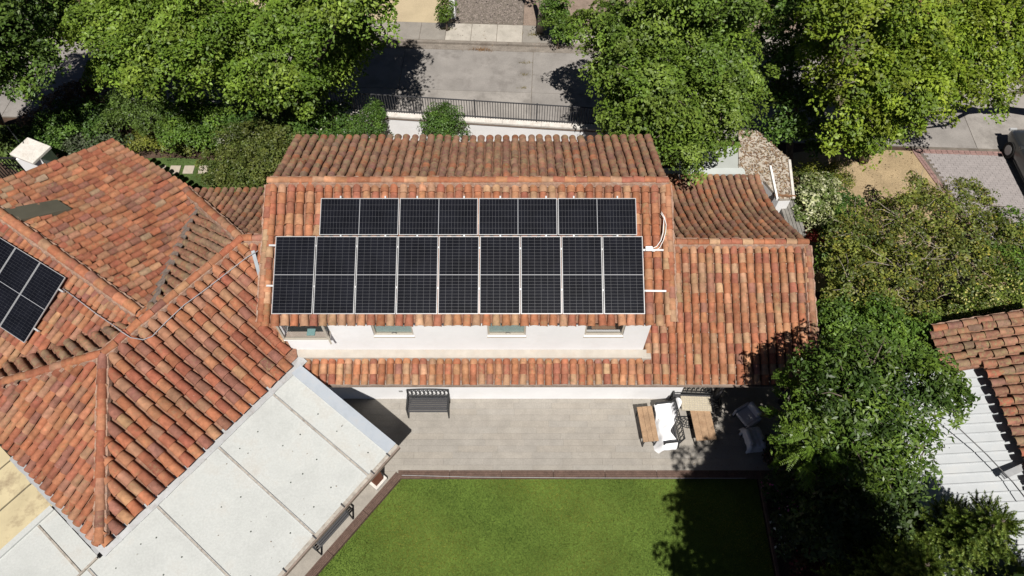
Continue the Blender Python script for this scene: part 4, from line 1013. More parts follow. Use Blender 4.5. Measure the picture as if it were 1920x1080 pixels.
MB().prism([(p.x, p.y) for p in (q0, q1, q2, q3)], 0, 1.24).build('deck_base', GREYWOOD, gd)
# red painted low wall seen through the shrubs
rw = MB().bar(at(1510, 440, .7), at(1660, 452, .7), .5, .1).build('red_ledge', mat('red_paint', (.26, .045, .04), .8, .2, var=.2), None); tag(rw, 'red painted ledge showing through the olive shrub', 'ledge')
# white lattice lounge by the right eave
lt = thing('lattice_panel', at(1585, 655, .8), 'white lattice panel in the gap by the right eave', 'lattice')
for k in range(12):
    p = at(1560 + k * 5, 640 + k * 1.5, .9); MB().bar(p, p + Vector((.05, -.75, -.05)), .03, .02).build('lattice_strip', PLASTIC, lt)
for k in range(8):
    p = at(1556, 642 + k * 5, .92); MB().bar(p, p + Vector((1.05, .05, 0)), .03, .02).build('lattice_strip', PLASTIC, lt)
# plank roof in the top right corner
pr2 = thing('plank_pergola', at(1755, 12, 2.2), 'small brown plank roof among the trees in the top right', 'pergola')
for k in range(13):
    c = at(1722 + k * 5.4, 10, 3.2); MB().bar(c + Vector((0, -1.2, -.1)), c + Vector((0, 1.4, .1)), .115, .03).build('plank', BROWNWOOD, pr2)
for sx in (0, 1):
    for sy in (-1, 1): c = at(1724 + sx * 62, 10, 3.1); MB().box(c.x - .05, c.x + .05, c.y + sy - .05, c.y + sy + .05, 0, 3.05).build('post', BROWNWOOD, pr2)

# ---------------- neighbour house at the right
nb = thing('neighbour_house', (14.5, 7, 0), 'neighbouring house with weathered clay tiles at the right edge', 'house')
NU = Vector((.03, -1, 0)).normalized(); ND = Vector((-1, -.03, 0)).normalized()
nE = at(1760, 650, 3.1)                                    # a point of its left eave
Lr = 3.6; nsl = Slope(nE - ND * Lr * math.cos(R(20)) + Vector((0, 0, Lr * math.sin(R(20)))), NU, ND, 20)
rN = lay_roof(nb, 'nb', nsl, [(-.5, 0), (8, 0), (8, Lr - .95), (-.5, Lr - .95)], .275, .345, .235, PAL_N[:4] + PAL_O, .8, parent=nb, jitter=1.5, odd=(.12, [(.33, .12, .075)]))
rN2 = lay_roof(nb, 'nb', nsl, [(-.5, Lr - .95), (.75, Lr - .95), (.75, Lr), (-.5, Lr)], .275, .345, .235, PAL_N[:4] + PAL_O, .8, parent=nb, jitter=1.5)
ridge_line(nsl.P(-.53, .2, .06), nsl.P(-.53, Lr, .06), PAL_N, rN, .36, .02, .5, .9, True, nsl.N(1))
q0 = nsl.P(-.4, Lr - .3); b = MB(); b.prism([(p.x, p.y) for p in (nsl.P(0, .4), nsl.P(8, .4), nsl.P(8, Lr - 1.3), nsl.P(0, Lr - 1.3))], -.1, 2.9); b.build('house_wall', WALL, nb)
finish_tiles('nb', nb)
# white ribbed sheet roof below it
rb = thing('ribbed_sheet_roof', at(1800, 800, 2.6), 'white ribbed metal roof between the big tree and the neighbouring tiles', 'roof')
RZ0 = 3.12; r0 = nsl.P(1.0, Lr - .9); sw = 3.2
for k in range(24):
    u0_, u1_ = .72 + k * .26, .72 + (k + 1) * .26 - .001
    def rp(u, f):
        p = nsl.P(u, Lr - 1.40); p = Vector((p.x, p.y, RZ0)) + ND * (f * sw) - Vector((0, 0, f * .30)); return p
    b = MB(); t_ = [rp(u0_, 0), rp(u1_, 0), rp(u1_, 1), rp(u0_, 1)]; lo = [p - Vector((0, 0, .02)) for p in t_]
    b.add([*lo, *t_], [(3, 2, 1, 0), (4, 5, 6, 7), (0, 1, 5, 4), (1, 2, 6, 5), (2, 3, 7, 6), (3, 0, 4, 7)]); b.bar(rp(u0_, 0) + Vector((0, 0, .018)), rp(u0_, 1) + Vector((0, 0, .012)), .022, .025)
    o = b.build('rib_panel', RIBSHEET, rb)
MB().prism([(p.x, p.y) for p in (rp(1.2, .05), rp(6.6, .05), rp(6.6, .9), rp(1.2, .9))], -.1, 2.35).build('shed_wall', WALL, rb)
cb = MB().tube([at(1795, 800, 3.6), at(1850, 852, 3.45), at(1900, 905, 3.4), at(1935, 950, 3.5)], .016, 5).build('overhead_cable', BLACK); tag(cb, 'black cable slanting across the white ribbed roof', 'cable')
gl = MB().bar(at(1880, 893, 3.3), at(1935, 868, 3.3), .16, .06).build('metal_flue_cover', GREYMETAL); tag(gl, 'grey sheet metal cover where the ribbed roof meets the tiles', 'flashing')

# ---------------- parked car at the right edge
def make_car(loc, rz, label):
    e = thing('parked_car', (0, 0, 0), label, 'car'); L, Wd = 4.3, 1.78
    # lower body: lofted sections along y (front = +y)
    st = [(-2.15, .72, .62, .35), (-2.05, .84, .92, .28), (-1.5, .88, .98, .22), (0, .89, .98, .2), (1.2, .88, .95, .22), (1.75, .84, .86, .25), (2.05, .74, .74, .3), (2.15, .60, .62, .38)]
    V = []; F = []; n = 10
    for y, hw, top, bot in st:
        sec = [(-hw * .92, bot), (-hw, bot + .12), (-hw, (top + bot) / 2 + .08), (-hw * .95, top - .05), (-hw * .86, top), (hw * .86, top), (hw * .95, top - .05), (hw, (top + bot) / 2 + .08), (hw, bot + .12), (hw * .92, bot)]
        V += [(x, y, z) for x, z in sec]
    for i in range(len(st) - 1):
        for k in range(n): a, b_ = i * n + k, i * n + (k + 1) % n; F.append((a, a + n, b_ + n, b_))
    F += [tuple(range(n)), tuple(reversed(range((len(st) - 1) * n, len(st) * n)))]
    me = bpy.data.meshes.new('body'); me.from_pydata(V, [], F); me.materials.append(SILVER); me.polygons.foreach_set('use_smooth', [True] * len(F)); bd = link('body', me, e)
    m = bd.modifiers.new('s', 'SUBSURF'); m.levels = m.render_levels = 1
    b = MB(); lo = [(-.78, -1.75), (.78, -1.75), (.78, .95), (-.78, .95)]; hi = [(-.62, -1.25), (.62, -1.25), (.62, .25), (-.62, .25)]
    b.add([(*p, .95) for p in lo] + [(*p, 1.44) for p in hi], [(0, 1, 5, 4), (1, 2, 6, 5), (2, 3, 7, 6), (3, 0, 4, 7)]); b.build('window', CARGLASS, e)
    b = MB(); b.box(-.63, .63, -1.28, .28, 1.43, 1.475); b.build('car_roof', SILVER, e, bevel=.02)
    for sx in (-1, 1):
        b = MB()
        for (p, q) in zip(lo, hi):
            if p[0] * sx > 0: b.bar((p[0], p[1], .95), (q[0], q[1], 1.45), .05, .05)
        b.bar((sx * .70, -.3, .95), (sx * .63, -.3, 1.45), .05, .05); b.build('window_pillar', SILVER, e)
        MB().box(sx * .98 - .09, sx * .98 + .09, .70, .84, .96, 1.08).build('wing_mirror', SILVER, e, bevel=.03)
        MB().box(sx * .62 - .14, sx * .62 + .14, 2.06, 2.14, .60, .72).build('headlight', FRAME, e, bevel=.02)
        MB().box(sx * .891 - .004, sx * .891 + .004, -.35, .8, .30, .33).build('door_trim', BLACK, e)
        for y in (-1.35, 1.32):
            X = sx * .80; wh = MB().tube([(X - .1, y, .32), (X + .1, y, .32)], .32, 20).build('wheel', RUBBER, e)
            MB().tube([(X - .108, y, .32), (X + .108, y, .32)], .2, 12).build('rim', GREYMETAL, wh)
    MB().box(-.5, .5, 2.13, 2.16, .38, .52).build('grille', BLACK, e)
    e.location = loc; e.rotation_euler = (0, 0, rz); return e
make_car((20.35, 18.0, -.04), R(0), 'dark grey parked car cut by the right edge of the picture')

# ================================================================== VEGETATION
def leaves(cent, norm, size, col, wr=.55, fold=.12):
    """rhombic leaves. cent (n,3) norm (n,3) size (n,) col (n,3)"""
    n = len(cent); r0 = rng.normal(size=(n, 3)); t = r0 - norm * np.sum(r0 * norm, 1)[:, None]; t /= np.linalg.norm(t, axis=1)[:, None] + 1e-9
    s = np.cross(norm, t); sz = size[:, None]; V = np.zeros((n, 4, 3))
    V[:, 0] = cent - t * sz * .5; V[:, 1] = cent + s * sz * wr * .5 + norm * sz * fold; V[:, 2] = cent + t * sz * .5 - norm * sz * .1; V[:, 3] = cent - s * sz * wr * .5 + norm * sz * fold
    return V, np.repeat(np.c_[col, np.ones(n)], 4, axis=0)
def unit(a): return a / (np.linalg.norm(a, axis=1)[:, None] + 1e-9)
def crown_mesh(name, lobes, dens=26, per=46, leaf=.115, cr=.34, flat=.35, cols=((.10, .15, .022), (.14, .19, .03), (.075, .12, .02)), odd=(), oddp=.02, material=None, inner=.35, style='leaf', upb=.65, floor=.05, wr=.55, gap=None):
    """lobes: (x,y,z,rx,rz). clumps of leaves sit on and in the lobes"""
    Vs, Cs = [], []; cols = np.array(cols)
    for lx, ly, lz, rx, rz in lobes:
        nc = max(6, int(dens * rx * (rx + rz) * 1.2)); u = rng.uniform(-.55, 1, nc); ph = rng.uniform(0, 2 * np.pi, nc); s = np.sqrt(1 - u ** 2)
        d3 = np.c_[s * np.cos(ph), s * np.sin(ph), u]
        bump = 1 + .20 * np.sin(ph * 3 + lx * 2) * s + .12 * np.sin(ph * 5 + u * 6 + ly)
        rad = np.where(rng.random(nc) < inner, rng.uniform(.45, .85, nc), rng.uniform(.85, 1.08, nc)) * bump
        c = np.array([lx, ly, lz]) + d3 * rad[:, None] * np.array([rx, rx, rz])
        ok = c[:, 2] > floor; c = c[ok]; rad = rad[ok]
        if gap is not None:
            f_ = np.sin(c @ np.array([1.9, .7, 1.1]) + .8) + np.sin(c @ np.array([-.8, 2.2, .9]) + 2.1) + np.sin(c @ np.array([.9, -1.3, 2.3]) + 4.0); c = c[(f_ > gap) | (rad < .86)]
        nc = len(c)
        if nc == 0: continue
        out = unit((c - np.array([lx, ly, lz])) / np.array([rx, rx, rz]) ** 1.2); cn = unit(out * (1 - upb) + np.array([0, 0, upb]) + rng.normal(0, .18, (nc, 3)))
        csz = cr * rng.uniform(.6, 1.3, nc); ccol = cols[rng.integers(0, len(cols), nc)] * rng.uniform(.66, 1.32, (nc, 1))
        if style == 'leaf':
            k = per; idx = np.repeat(np.arange(nc), k); n = len(idx)
            rr = np.sqrt(rng.random(n)) * csz[idx]; aa = rng.uniform(0, 2 * np.pi, n); N = cn[idx]
            t1 = unit(np.cross(N, np.array([.3, .9, .2]))); t2 = np.cross(N, t1)
            p = c[idx] + t1 * (rr * np.cos(aa))[:, None] + t2 * (rr * np.sin(aa))[:, None] + N * (rng.normal(0, flat * .35, n) * csz[idx] - .55 * rr ** 2 / csz[idx])[:, None]
            ln = unit(N + rng.normal(0, .42, (n, 3))); ln[:, 2] = np.abs(ln[:, 2]); sz = leaf * rng.uniform(.5, 1.55, n); cc = ccol[idx] * rng.uniform(.72, 1.3, (n, 1))
        elif style == 'frond':      # feathered sprays: leaflets in two ranks along a drooping stalk
            m_ = 11; idx0 = np.repeat(np.arange(nc), 3); nf = len(idx0); dr = unit(out[idx0] * np.array([1, 1, .35]) + rng.normal(0, .45, (nf, 3))); Lf = rng.uniform(.28, .46, nf)
            idx = np.repeat(np.arange(nf), m_ * 2); n = len(idx); j = np.tile(np.repeat(np.arange(m_), 2), nf); side = np.tile(np.array([-1, 1]), nf * m_); f = j / m_
            D = dr[idx]; S = unit(np.cross(D, np.array([0, 0, 1.0]))); up = np.cross(S, D)
            p = c[idx0][idx] + D * (f * Lf[idx])[:, None] + S * (side * leaf * .42 * (1 - .45 * f))[:, None] + np.array([0, 0, -1]) * (.22 * f ** 2 * Lf[idx])[:, None]
            ln = unit(up + S * (side * .35)[:, None] + rng.normal(0, .2, (n, 3))); sz = leaf * (1.05 - .5 * f) * rng.uniform(.85, 1.15, n); cc = ccol[idx0][idx] * rng.uniform(.8, 1.25, (n, 1))
            t = unit(S * side[:, None] + D * .45); s_ = np.cross(ln, t); V = np.zeros((n, 4, 3)); z_ = sz[:, None]
            V[:, 0] = p - t * z_ * .5; V[:, 1] = p + s_ * z_ * .2; V[:, 2] = p + t * z_ * .5 - ln * z_ * .12; V[:, 3] = p - s_ * z_ * .2
            Vs.append(V.reshape(-1, 3)); Cs.append(np.repeat(np.c_[cc, np.ones(n)], 4, axis=0)); continue
        if len(odd):
            o_ = rng.random(n) < oddp; cc[o_] = np.array(odd)[rng.integers(0, len(odd), o_.sum())]
        V, C = leaves(p, ln, sz, cc, wr); Vs.append(V.reshape(-1, 3)); Cs.append(C)
    V = np.concatenate(Vs); C = np.concatenate(Cs)
    return np_mesh(name, V, np.arange(len(V)).reshape(-1, 4), C, material or LEAF)
def limb(b, p, q, r0, r1, k=5, wob=.12):
    p, q = Vector(p), Vector(q); L = (q - p).length; pts = []; 
    for i in range(k + 1):
        f = i / k; o = Vector((random.gauss(0, 1), random.gauss(0, 1), 0)) * wob * L * .35 * math.sin(f * math.pi); pts.append(p.lerp(q, f) + o + Vector((0, 0, .06 * L * math.sin(f * math.pi))))
    b.tube(pts, [r0 + (r1 - r0) * i / k for i in range(k + 1)], 7)
    return pts
def tree(name, label, cat, group, lobes, base, r0=.16, bark=None, twigs=0, **kw):
    e = thing(name, base, label, cat, group); b = MB()
    cx = np.mean([l[0] for l in lobes]); cy = np.mean([l[1] for l in lobes]); ztop = max(l[2] for l in lobes); zmin = min(l[2] for l in lobes)
    fork = Vector((base[0] * .6 + cx * .4, base[1] * .6 + cy * .4, base[2] + max(.35, (zmin - base[2]) * .55)))
    limb(b, base, fork, r0 * 1.25, r0 * .85, 5, .04)
    for l in lobes:
        tip = Vector(l[:3]); limb(b, fork, tip, r0 * .55, r0 * .12, 5)
        for k in range(4):
            a = random.random() * 6.28; limb(b, tip - Vector((0, 0, l[4] * .2)), tip + Vector((math.cos(a) * l[3] * .8, math.sin(a) * l[3] * .8, l[4] * random.uniform(.0, .35))), r0 * .14, r0 * .04, 3)
        for k in range(twigs):
            a = random.random() * 6.28; el = random.uniform(.2, 1.0); limb(b, tip, tip + Vector((math.cos(a) * l[3] * 1.05, math.sin(a) * l[3] * 1.05, l[4] * el * 1.05)), .014, .005, 4, .2)
    b.build('trunk', bark or BARK, e, True)
    link('crown', crown_mesh('crown', lobes, **kw), e); return e
def LB(*a):
    out = []
    for px, py, z, r_, *rz in a:
        p = at(px, py, z); out.append((p.x, p.y, z, r_, rz[0] if rz else r_ * .72))
    return out
G_MAPLE = ((.125, .20, .024), (.155, .235, .03), (.10, .17, .02), (.175, .245, .034))
G_T2 = ((.11, .18, .024), (.135, .205, .028), (.09, .15, .02), (.15, .215, .034))
G_T3 = ((.165, .235, .022), (.195, .26, .026), (.13, .20, .02), (.21, .265, .028))
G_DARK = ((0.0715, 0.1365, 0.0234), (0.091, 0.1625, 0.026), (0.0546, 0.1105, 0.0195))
G_PAINTED_SHADE = ((.035, .062, .014), (.045, .075, .016), (.028, .05, .012))  # leaf greens darkened so the colour itself carries the deep shade
G_MID = ((0.0975, 0.1755, 0.026), (0.13, 0.208, 0.0286), (0.078, 0.143, 0.0221))
G_OLIVE = ((.12, .15, .028), (.15, .175, .03), (.095, .125, .025), (.18, .19, .035))
tg = 'tall trees beside the street'
tree('maple_tree', 'broad bright green maple filling the top left of the picture', 'tree', tg,
     LB((210, 40, 4.9, 1.52), (300, 95, 4.7, 1.73), (235, 125, 3.5, 1.0), (370, 55, 5.5, 1.89), (290, 10, 5.5, 1.78), (395, 125, 3.9, 1.26), (170, -20, 4.7, 1.58), (190, 118, 3.1, 0.63), (330, -60, 5.7, 1.68), (160, 40, 3.9, 0.73)), at(300, 230, 0), .22, dens=19, per=88, leaf=.12, cols=G_MAPLE, cr=.46, inner=.55, upb=.72, flat=.28, gap=-.5)
tree('maple_tree', 'bright green maple left of the empty street, above the railing', 'tree', tg,
     LB((520, 115, 4.5, 1.52), (605, 65, 4.9, 1.63), (660, 75, 4.3, 1.0), (560, 165, 3.1, 1.05), (500, 30, 5.5, 1.68), (615, 115, 3.7, 1.16), (685, 15, 4.1, 0.79), (455, 120, 4.3, 1.16), (510, 165, 3.3, 0.84), (570, 0, 5.3, 1.47), (690, 75, 3.3, 0.42), (640, -10, 7.6, 1.37), (670, -60, 7.2, 1.47), (600, -70, 7.8, 1.47)), at(560, 260, 0), .2, dens=19, per=88, leaf=.12, cols=G_MAPLE, cr=.46, inner=.55, upb=.72, flat=.28, gap=-.5)
tree('street_tree', 'dark leaved tree cut by the top left edge', 'tree', tg,
     LB((30, 30, 5.5, 1.35), (65, 95, 5, .95), (20, 155, 4.4, .8), (-30, 80, 5.2, 1.4), (5, -20, 6, 1.5), (95, 30, 4.6, .75), (25, 105, 4.8, .9), (-120, 60, 6.0, 1.8), (-100, 130, 5.4, 1.5), (-70, 0, 7.0, 1.7), (-150, 0, 7.0, 1.8)), at(0, 240, 0), .18, dens=24, per=50, leaf=.12, cols=((.085, .145, .026), (.115, .18, .03), (.065, .115, .022)), cr=.36, inner=.4)
tree('street_tree', 'large rounded green tree right of the empty street', 'tree', tg,
     LB((1250, 50, 6.6, 1.8), (1340, 100, 6.0, 1.5), (1170, 60, 5.8, 1.4), (1105, 45, 4.8, .85), (1240, 150, 6.0, 1.75), (1350, 190, 5.0, 1.25), (1170, 195, 4.6, .9), (1260, 225, 4.6, 1.35), (1335, 250, 3.9, .95), (1190, 250, 3.8, .85), (1300, 0, 6.6, 1.7), (1390, 30, 5.6, 1.0), (1165, 130, 5.3, 1.0), (1285, 275, 3.6, .7), (1120, 85, 4.6, .55), (1380, 140, 5.2, .9), (1380, -30, 8.0, 1.3), (1290, -60, 8.4, 1.6)), at(1220, 300, 0), .24, dens=22, per=86, leaf=.11, cols=G_T2, cr=.42, inner=.55, upb=.7, flat=.28, gap=-.6)
tree('maple_tree', 'yellow green maple in the top right, over the sandy yard', 'tree', tg,
     LB((1560, 85, 5.8, 1.05), (1640, 50, 6.4, 1.2), (1700, 140, 6.0, 1.5), (1625, 205, 4.8, 1.1), (1600, 245, 3.8, .75), (1775, 155, 5.4, 1.1), (1690, 215, 4.4, .9), (1555, 160, 4.6, .65), (1720, 60, 6.4, 1.3), (1640, 130, 5.6, 1.2), (1620, 270, 3.0, .5), (1570, 10, 8.0, 1.2), (1650, -40, 8.4, 1.5)), at(1620, 300, 0), .16, dens=20, per=84, leaf=.12, cols=G_T3, cr=.44, inner=.55, upb=.72, flat=.28, gap=-.5)
tree('maple_tree', 'bright maple cut by the right edge at the top, behind the parked car', 'tree', tg,
     LB((1800, 40, 6.2, 1.3), (1870, 30, 6.2, 1.4), (1850, 120, 5.4, 1.0), (1872, 185, 4.2, .55), (1930, 90, 5.6, 1.1), (1800, 100, 5.4, 1.0)), at(1975, 215, 0), .18, dens=20, per=84, leaf=.12, cols=G_T3, cr=.44, inner=.55, upb=.72, flat=.28, gap=-.5)
tree('dry_conifer', 'thin ragged conifer with bare grey trunk between the top right trees', 'tree', None,
     LB((1592, 20, 7.6, .45, .7), (1586, 90, 6.6, .5, .7), (1580, 155, 5.4, .5, .7), (1590, 205, 4.4, .4, .5)), at(1560, 330, 0), .14, bark=PALEBARK, twigs=10, dens=14, per=26, leaf=.10, cols=((.14, .13, .07), (.19, .16, .10), (.10, .11, .05)), cr=.22)
tree('shade_tree', 'dark tree filled out to deepen the shade between the two big trees at the top right', 'tree', None,  # added foliage, enlarged to keep this gap near black
     LB((1490, 30, 4.4, 1.1), (1470, 110, 3.4, .95), (1500, 190, 2.8, .95), (1470, 240, 2.0, .7), (1530, 250, 1.8, .7), (1445, 60, 3.2, .7), (1460, 170, 2.6, .7), (1500, -20, 5.0, 1.3), (1450, 0, 3.6, .9), (1540, 60, 3.0, .9)), at(1480, 300, 0), .12, dens=24, leaf=.12, cols=G_DARK, cr=.36)
tree('olive_shrub', 'wide olive green shrub with bare twigs right of the tiled wing', 'shrub', None,
     LB((1600, 440, 2.5, .95), (1690, 410, 2.8, 1.1), (1780, 385, 2.6, 1.0), (1680, 500, 2.8, 1.2), (1790, 480, 2.8, 1.15), (1880, 450, 2.3, .95), (1600, 540, 2.2, .9), (1710, 575, 2.2, .9), (1850, 385, 1.8, .65), (1880, 520, 2.2, .8), (1640, 590, 1.8, .7), (1720, 355, 2.2, .6), (1820, 350, 2.0, .4), (1640, 470, 2.4, .9), (1570, 470, 2.0, .6)), at(1720, 560, 0), .12, bark=PALEBARK, twigs=6, dens=30, per=46, leaf=.085, cols=G_OLIVE, odd=((.35, .30, .04), (.20, .14, .05)), oddp=.05, cr=.28, inner=.5)
T5 = LB((1600, 740, 6.0, 1.05), (1700, 710, 6.0, .95), (1525, 790, 4.6, .75), (1600, 830, 5.0, .9), (1680, 790, 5.6, 1.0), (1750, 745, 5.2, .8), (1545, 705, 4.8, .8), (1640, 680, 6.0, .85), (1735, 835, 4.4, .65), (1630, 650, 5.0, .65), (1560, 865, 4.2, .75), (1650, 870, 4.4, .8), (1780, 710, 5.0, .5), (1550, 750, 5.4, .8))
ft = tree('feathery_tree', 'big dark green tree with feathery leaves overhanging the terrace', 'tree', None, T5, (8.5, 6.4, -.1), .17, dens=17, per=76, leaf=.125, gap=-.35, flat=.24, upb=.72,
     cols=((.068, .118, .018), (.095, .15, .02), (.048, .09, .016)), material=LEAF_GLOSSY, inner=.4, wr=.36, cr=.42)
link('fronds', crown_mesh('fronds', LB((1480, 835, 3.8, .5), (1485, 775, 4.0, .5), (1462, 805, 3.6, .32), (1510, 715, 4.6, .55), (1500, 690, 4.4, .3), (1520, 860, 3.8, .5), (1540, 820, 5.0, .8)), dens=26, leaf=.105, cols=((.095, .16, .02), (.12, .19, .025), (.075, .135, .018)), style='frond', material=LEAF_GLOSSY, inner=.3), ft)
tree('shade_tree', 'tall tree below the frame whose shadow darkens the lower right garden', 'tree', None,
     [(7.3, 0.05, 9.7, 1.56, 1.5), (7.68, -0.05, 10.9, 1.47, 1.4), (7.95, -0.55, 8.5, 1.2, 1.2), (6.75, -0.35, 10.7, 1.29, 1.2), (7.77, -0.35, 11.9, 1.38, 1.2), (6.75, -0.05, 9.3, 0.83, 0.8), (8.1, 0.45, 7.9, 0.83, 0.9), (8.1, 0.05, 6.5, 0.83, 0.9), (7.7, -0.05, 7.9, 0.83, 0.8), (5.95, -1.0, 8.6, 1.0, .9), (5.9, -1.7, 7.4, 1.0, .9), (6.7, -1.9, 8.0, 1.1, 1.0), (7.6, -1.6, 8.0, 1.2, 1.0), (6.0, -.3, 9.6, .8, .8)], (8, -.3, -.1), .25, dens=24, per=54, leaf=.14, cols=G_PAINTED_SHADE, cr=.42)
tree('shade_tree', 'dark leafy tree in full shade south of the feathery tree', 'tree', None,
     [(8.2, 5.2, 3.2, .9, .8), (9.0, 4.9, 3.6, .9, .8), (8.5, 4.4, 2.4, .9, .7), (7.9, 5.9, 2.4, .7, .6), (9.3, 5.7, 3.0, .8, .8), (8.7, 5.9, 3.4, .8, .7)], (8.7, 5.0, -.1), .12, dens=24, leaf=.12, cols=G_PAINTED_SHADE, cr=.36)

# conifers bottom right
def conifer(label, x, y, H, Rm, seed, cols):
    e = thing('fir_tree', (x, y, -.1), label, 'tree', 'yellow green firs in the lower right corner'); rr = random.Random(seed); b = MB()
    b.tube([(x, y, -.1), (x, y, H * .5), (x, y, H)], [.12, .08, .015], 8); sh = []
    lv = 14
    for i in range(lv):
        f = i / (lv - 1); z = H * (.22 + .76 * f); L = Rm * (1 - f) ** .75 + .16; n = 7 if f < .7 else 5
        for k in range(n):
            a = 2.4 * i + k * 2 * math.pi / n + rr.uniform(-.2, .2); L2 = L * rr.uniform(.75, 1.1); tip = Vector((x + math.cos(a) * L2, y + math.sin(a) * L2, z + .25 * L2 * rr.uniform(.3, 1.2))); p = Vector((x, y, z))
            b.tube([p, p.lerp(tip, .5) - Vector((0, 0, .05 * L2)), tip], [.02, .014, .006], 5)
            m = max(3, int(L2 / .075))
            for j in range(1, m + 1):
                q = p.lerp(tip, j / m) - Vector((0, 0, .05 * L2 * math.sin(j / m * math.pi)))
                for sd in ((-1, 1, 0) if j < m else (0, -1, 1, 0)):
                    aa = a + sd * rr.uniform(.6, 1.1); dv = Vector((math.cos(aa), math.sin(aa), rr.uniform(.25, .9))).normalized(); sh.append((q, dv, rr.uniform(.20, .34)))
    b.build('trunk', BARK, e, True)
    Q = np.array([tuple(s[0]) for s in sh]); D = np.array([tuple(s[1]) for s in sh]); Ls = np.array([s[2] for s in sh]); nn_ = 60; n = len(sh) * nn_; idx = np.repeat(np.arange(len(sh)), nn_)
    f = rng.random(n); r0 = rng.normal(size=(n, 3)); d = D[idx]; t = unit(r0 - d * np.sum(r0 * d, 1)[:, None]); nd = unit(t + d * .7); nl = .075 * (1.1 - .45 * f); p = Q[idx] + d * (f * Ls[idx])[:, None]; s = np.cross(nd, d); s = unit(s)
    V = np.zeros((n, 3, 3)); V[:, 0] = p - s * .010; V[:, 1] = p + s * .010; V[:, 2] = p + nd * nl[:, None]
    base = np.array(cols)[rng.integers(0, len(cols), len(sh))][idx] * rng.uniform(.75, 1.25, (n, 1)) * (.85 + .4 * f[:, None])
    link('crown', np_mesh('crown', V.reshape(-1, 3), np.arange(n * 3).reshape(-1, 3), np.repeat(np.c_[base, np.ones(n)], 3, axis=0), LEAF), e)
FC = ((.12, .175, .03), (.155, .215, .038), (.09, .14, .027), (.20, .25, .05))
conifer('yellow green fir in the corner, tallest of the firs, over the ribbed roof', 10.75, 3.9, 5.2, 1.35, 3, FC)
conifer('yellow green fir left of the tallest fir at the bottom edge', 9.15, 3.1, 4.6, .95, 4, FC)
conifer('yellow green fir cut by the bottom right corner', 11.8, 2.6, 5.0, 1.2, 5, FC)

# shrubs: name, label, lobes, options
def shrub(label, lobes, name='garden_shrub', cat='shrub', group='shrubs of the front hedge', base=None, **kw):
    kw.setdefault('dens', 62); kw.setdefault('per', 44); lobes = [(a, b_, c, r_ * 1.22, z_ * 1.1) for a, b_, c, r_, z_ in lobes]; kw.setdefault('leaf', .085); kw.setdefault('cr', .24); kw.setdefault('inner', .3)
    bx, by = np.mean([l[0] for l in lobes]), np.mean([l[1] for l in lobes])
    return tree(name, label, cat, group, lobes, base or (bx, by, -.12), .05, **kw)
shrub('dark green bush in the hedge, right of the brown bush', LB((110, 225, 1.4, .7), (60, 250, 1.0, .5), (170, 215, 1.4, .65), (100, 260, .9, .5)), cols=G_DARK)
shrub('reddish brown bush at the left end of the hedge', LB((150, 170, 1.6, .55), (110, 195, 1.4, .5), (180, 165, 1.5, .5), (60, 225, 1.2, .45)), name='brown_bush', cols=((.16, .09, .06), (.19, .115, .08), (.11, .08, .05)), leaf=.07)
shrub('light green bush standing tallest in the middle of the hedge', LB((255, 180, 2.0, .8), (230, 215, 1.6, .6), (280, 215, 1.7, .65)), cols=((.085, .135, .025), (.10, .155, .03), (.07, .115, .022)), leaf=.07)
shrub('dense dark bush right of the light green bush in the hedge', LB((340, 210, 1.6, .8), (390, 225, 1.5, .7), (330, 245, 1.2, .6), (400, 260, 1.0, .5)), cols=G_MID)
shrub('dark green bush in the hedge, left of the shaded wall gap', LB((455, 215, 1.5, .65), (490, 225, 1.3, .5), (440, 250, 1.2, .55)), cols=G_DARK)
shrub('bright mid green bush right of the wall gap', LB((550, 220, 1.7, .6), (535, 250, 1.4, .55), (560, 200, 1.6, .45)), cols=((.08, .14, .022), (.065, .12, .02)))
shrub('dark bush dotted with small white flowers behind the tiled roof', LB((620, 225, 1.6, .65), (590, 235, 1.5, .55), (650, 240, 1.3, .5)), name='flowering_bush', cols=G_DARK, odd=((.7, .68, .58),), oddp=.012)
shrub('clipped dark bush against the white wall by the end of the flowering bush', LB((690, 225, 1.6, .5), (700, 205, 1.8, .35), (705, 245, 1.1, .35)), cols=G_DARK, leaf=.07)
shrub('rounded dark bush standing alone before the white wall', LB((830, 225, 1.5, .55), (830, 210, 1.8, .42), (815, 245, 1.1, .48), (850, 243, 1.1, .42)), name='round_bush', cols=G_DARK, leaf=.065)
shrub('large sprawling olive bush beside the back lawn', LB((460, 265, 1.7, .8), (430, 300, 1.3, .75), (490, 290, 1.6, .75), (460, 330, 1.0, .65), (520, 260, 1.6, .6), (410, 330, .7, .4), (500, 340, .9, .5)), name='olive_bush', cols=((.10, .125, .026), (.08, .11, .022), (.12, .14, .032)), leaf=.075)
shrub('small yellow green shrub at the edge of the back lawn', LB((260, 262, .6, .36), (300, 262, .6, .38), (275, 255, .7, .3)), name='golden_shrub', cols=((.20, .22, .035), (.15, .18, .03), (.24, .25, .06)), leaf=.07)
shrub('low green shrub right of the golden shrub by the back lawn', LB((345, 268, .5, .3), (330, 265, .4, .22)), cols=((.11, .14, .028), (.13, .15, .03)), leaf=.07)
shrub('pale silvery twiggy shrub in front of the olive bush', LB((425, 262, 1.75, .35)), name='silver_shrub', cols=((.28, .28, .22), (.20, .22, .14)), leaf=.06)
shrub('dark low shrub beside the gate pillar', LB((205, 268, .9, .5), (150, 275, .8, .5), (130, 285, .6, .4)), cols=((.05, .08, .03), (.07, .10, .04), (.12, .14, .09)))
shrub('spiky light green plant at the far left gate', LB((15, 260, .8, .5), (20, 285, .5, .4)), name='spiky_plant', cols=((.13, .18, .05), (.10, .15, .035)), leaf=.16, group=None)
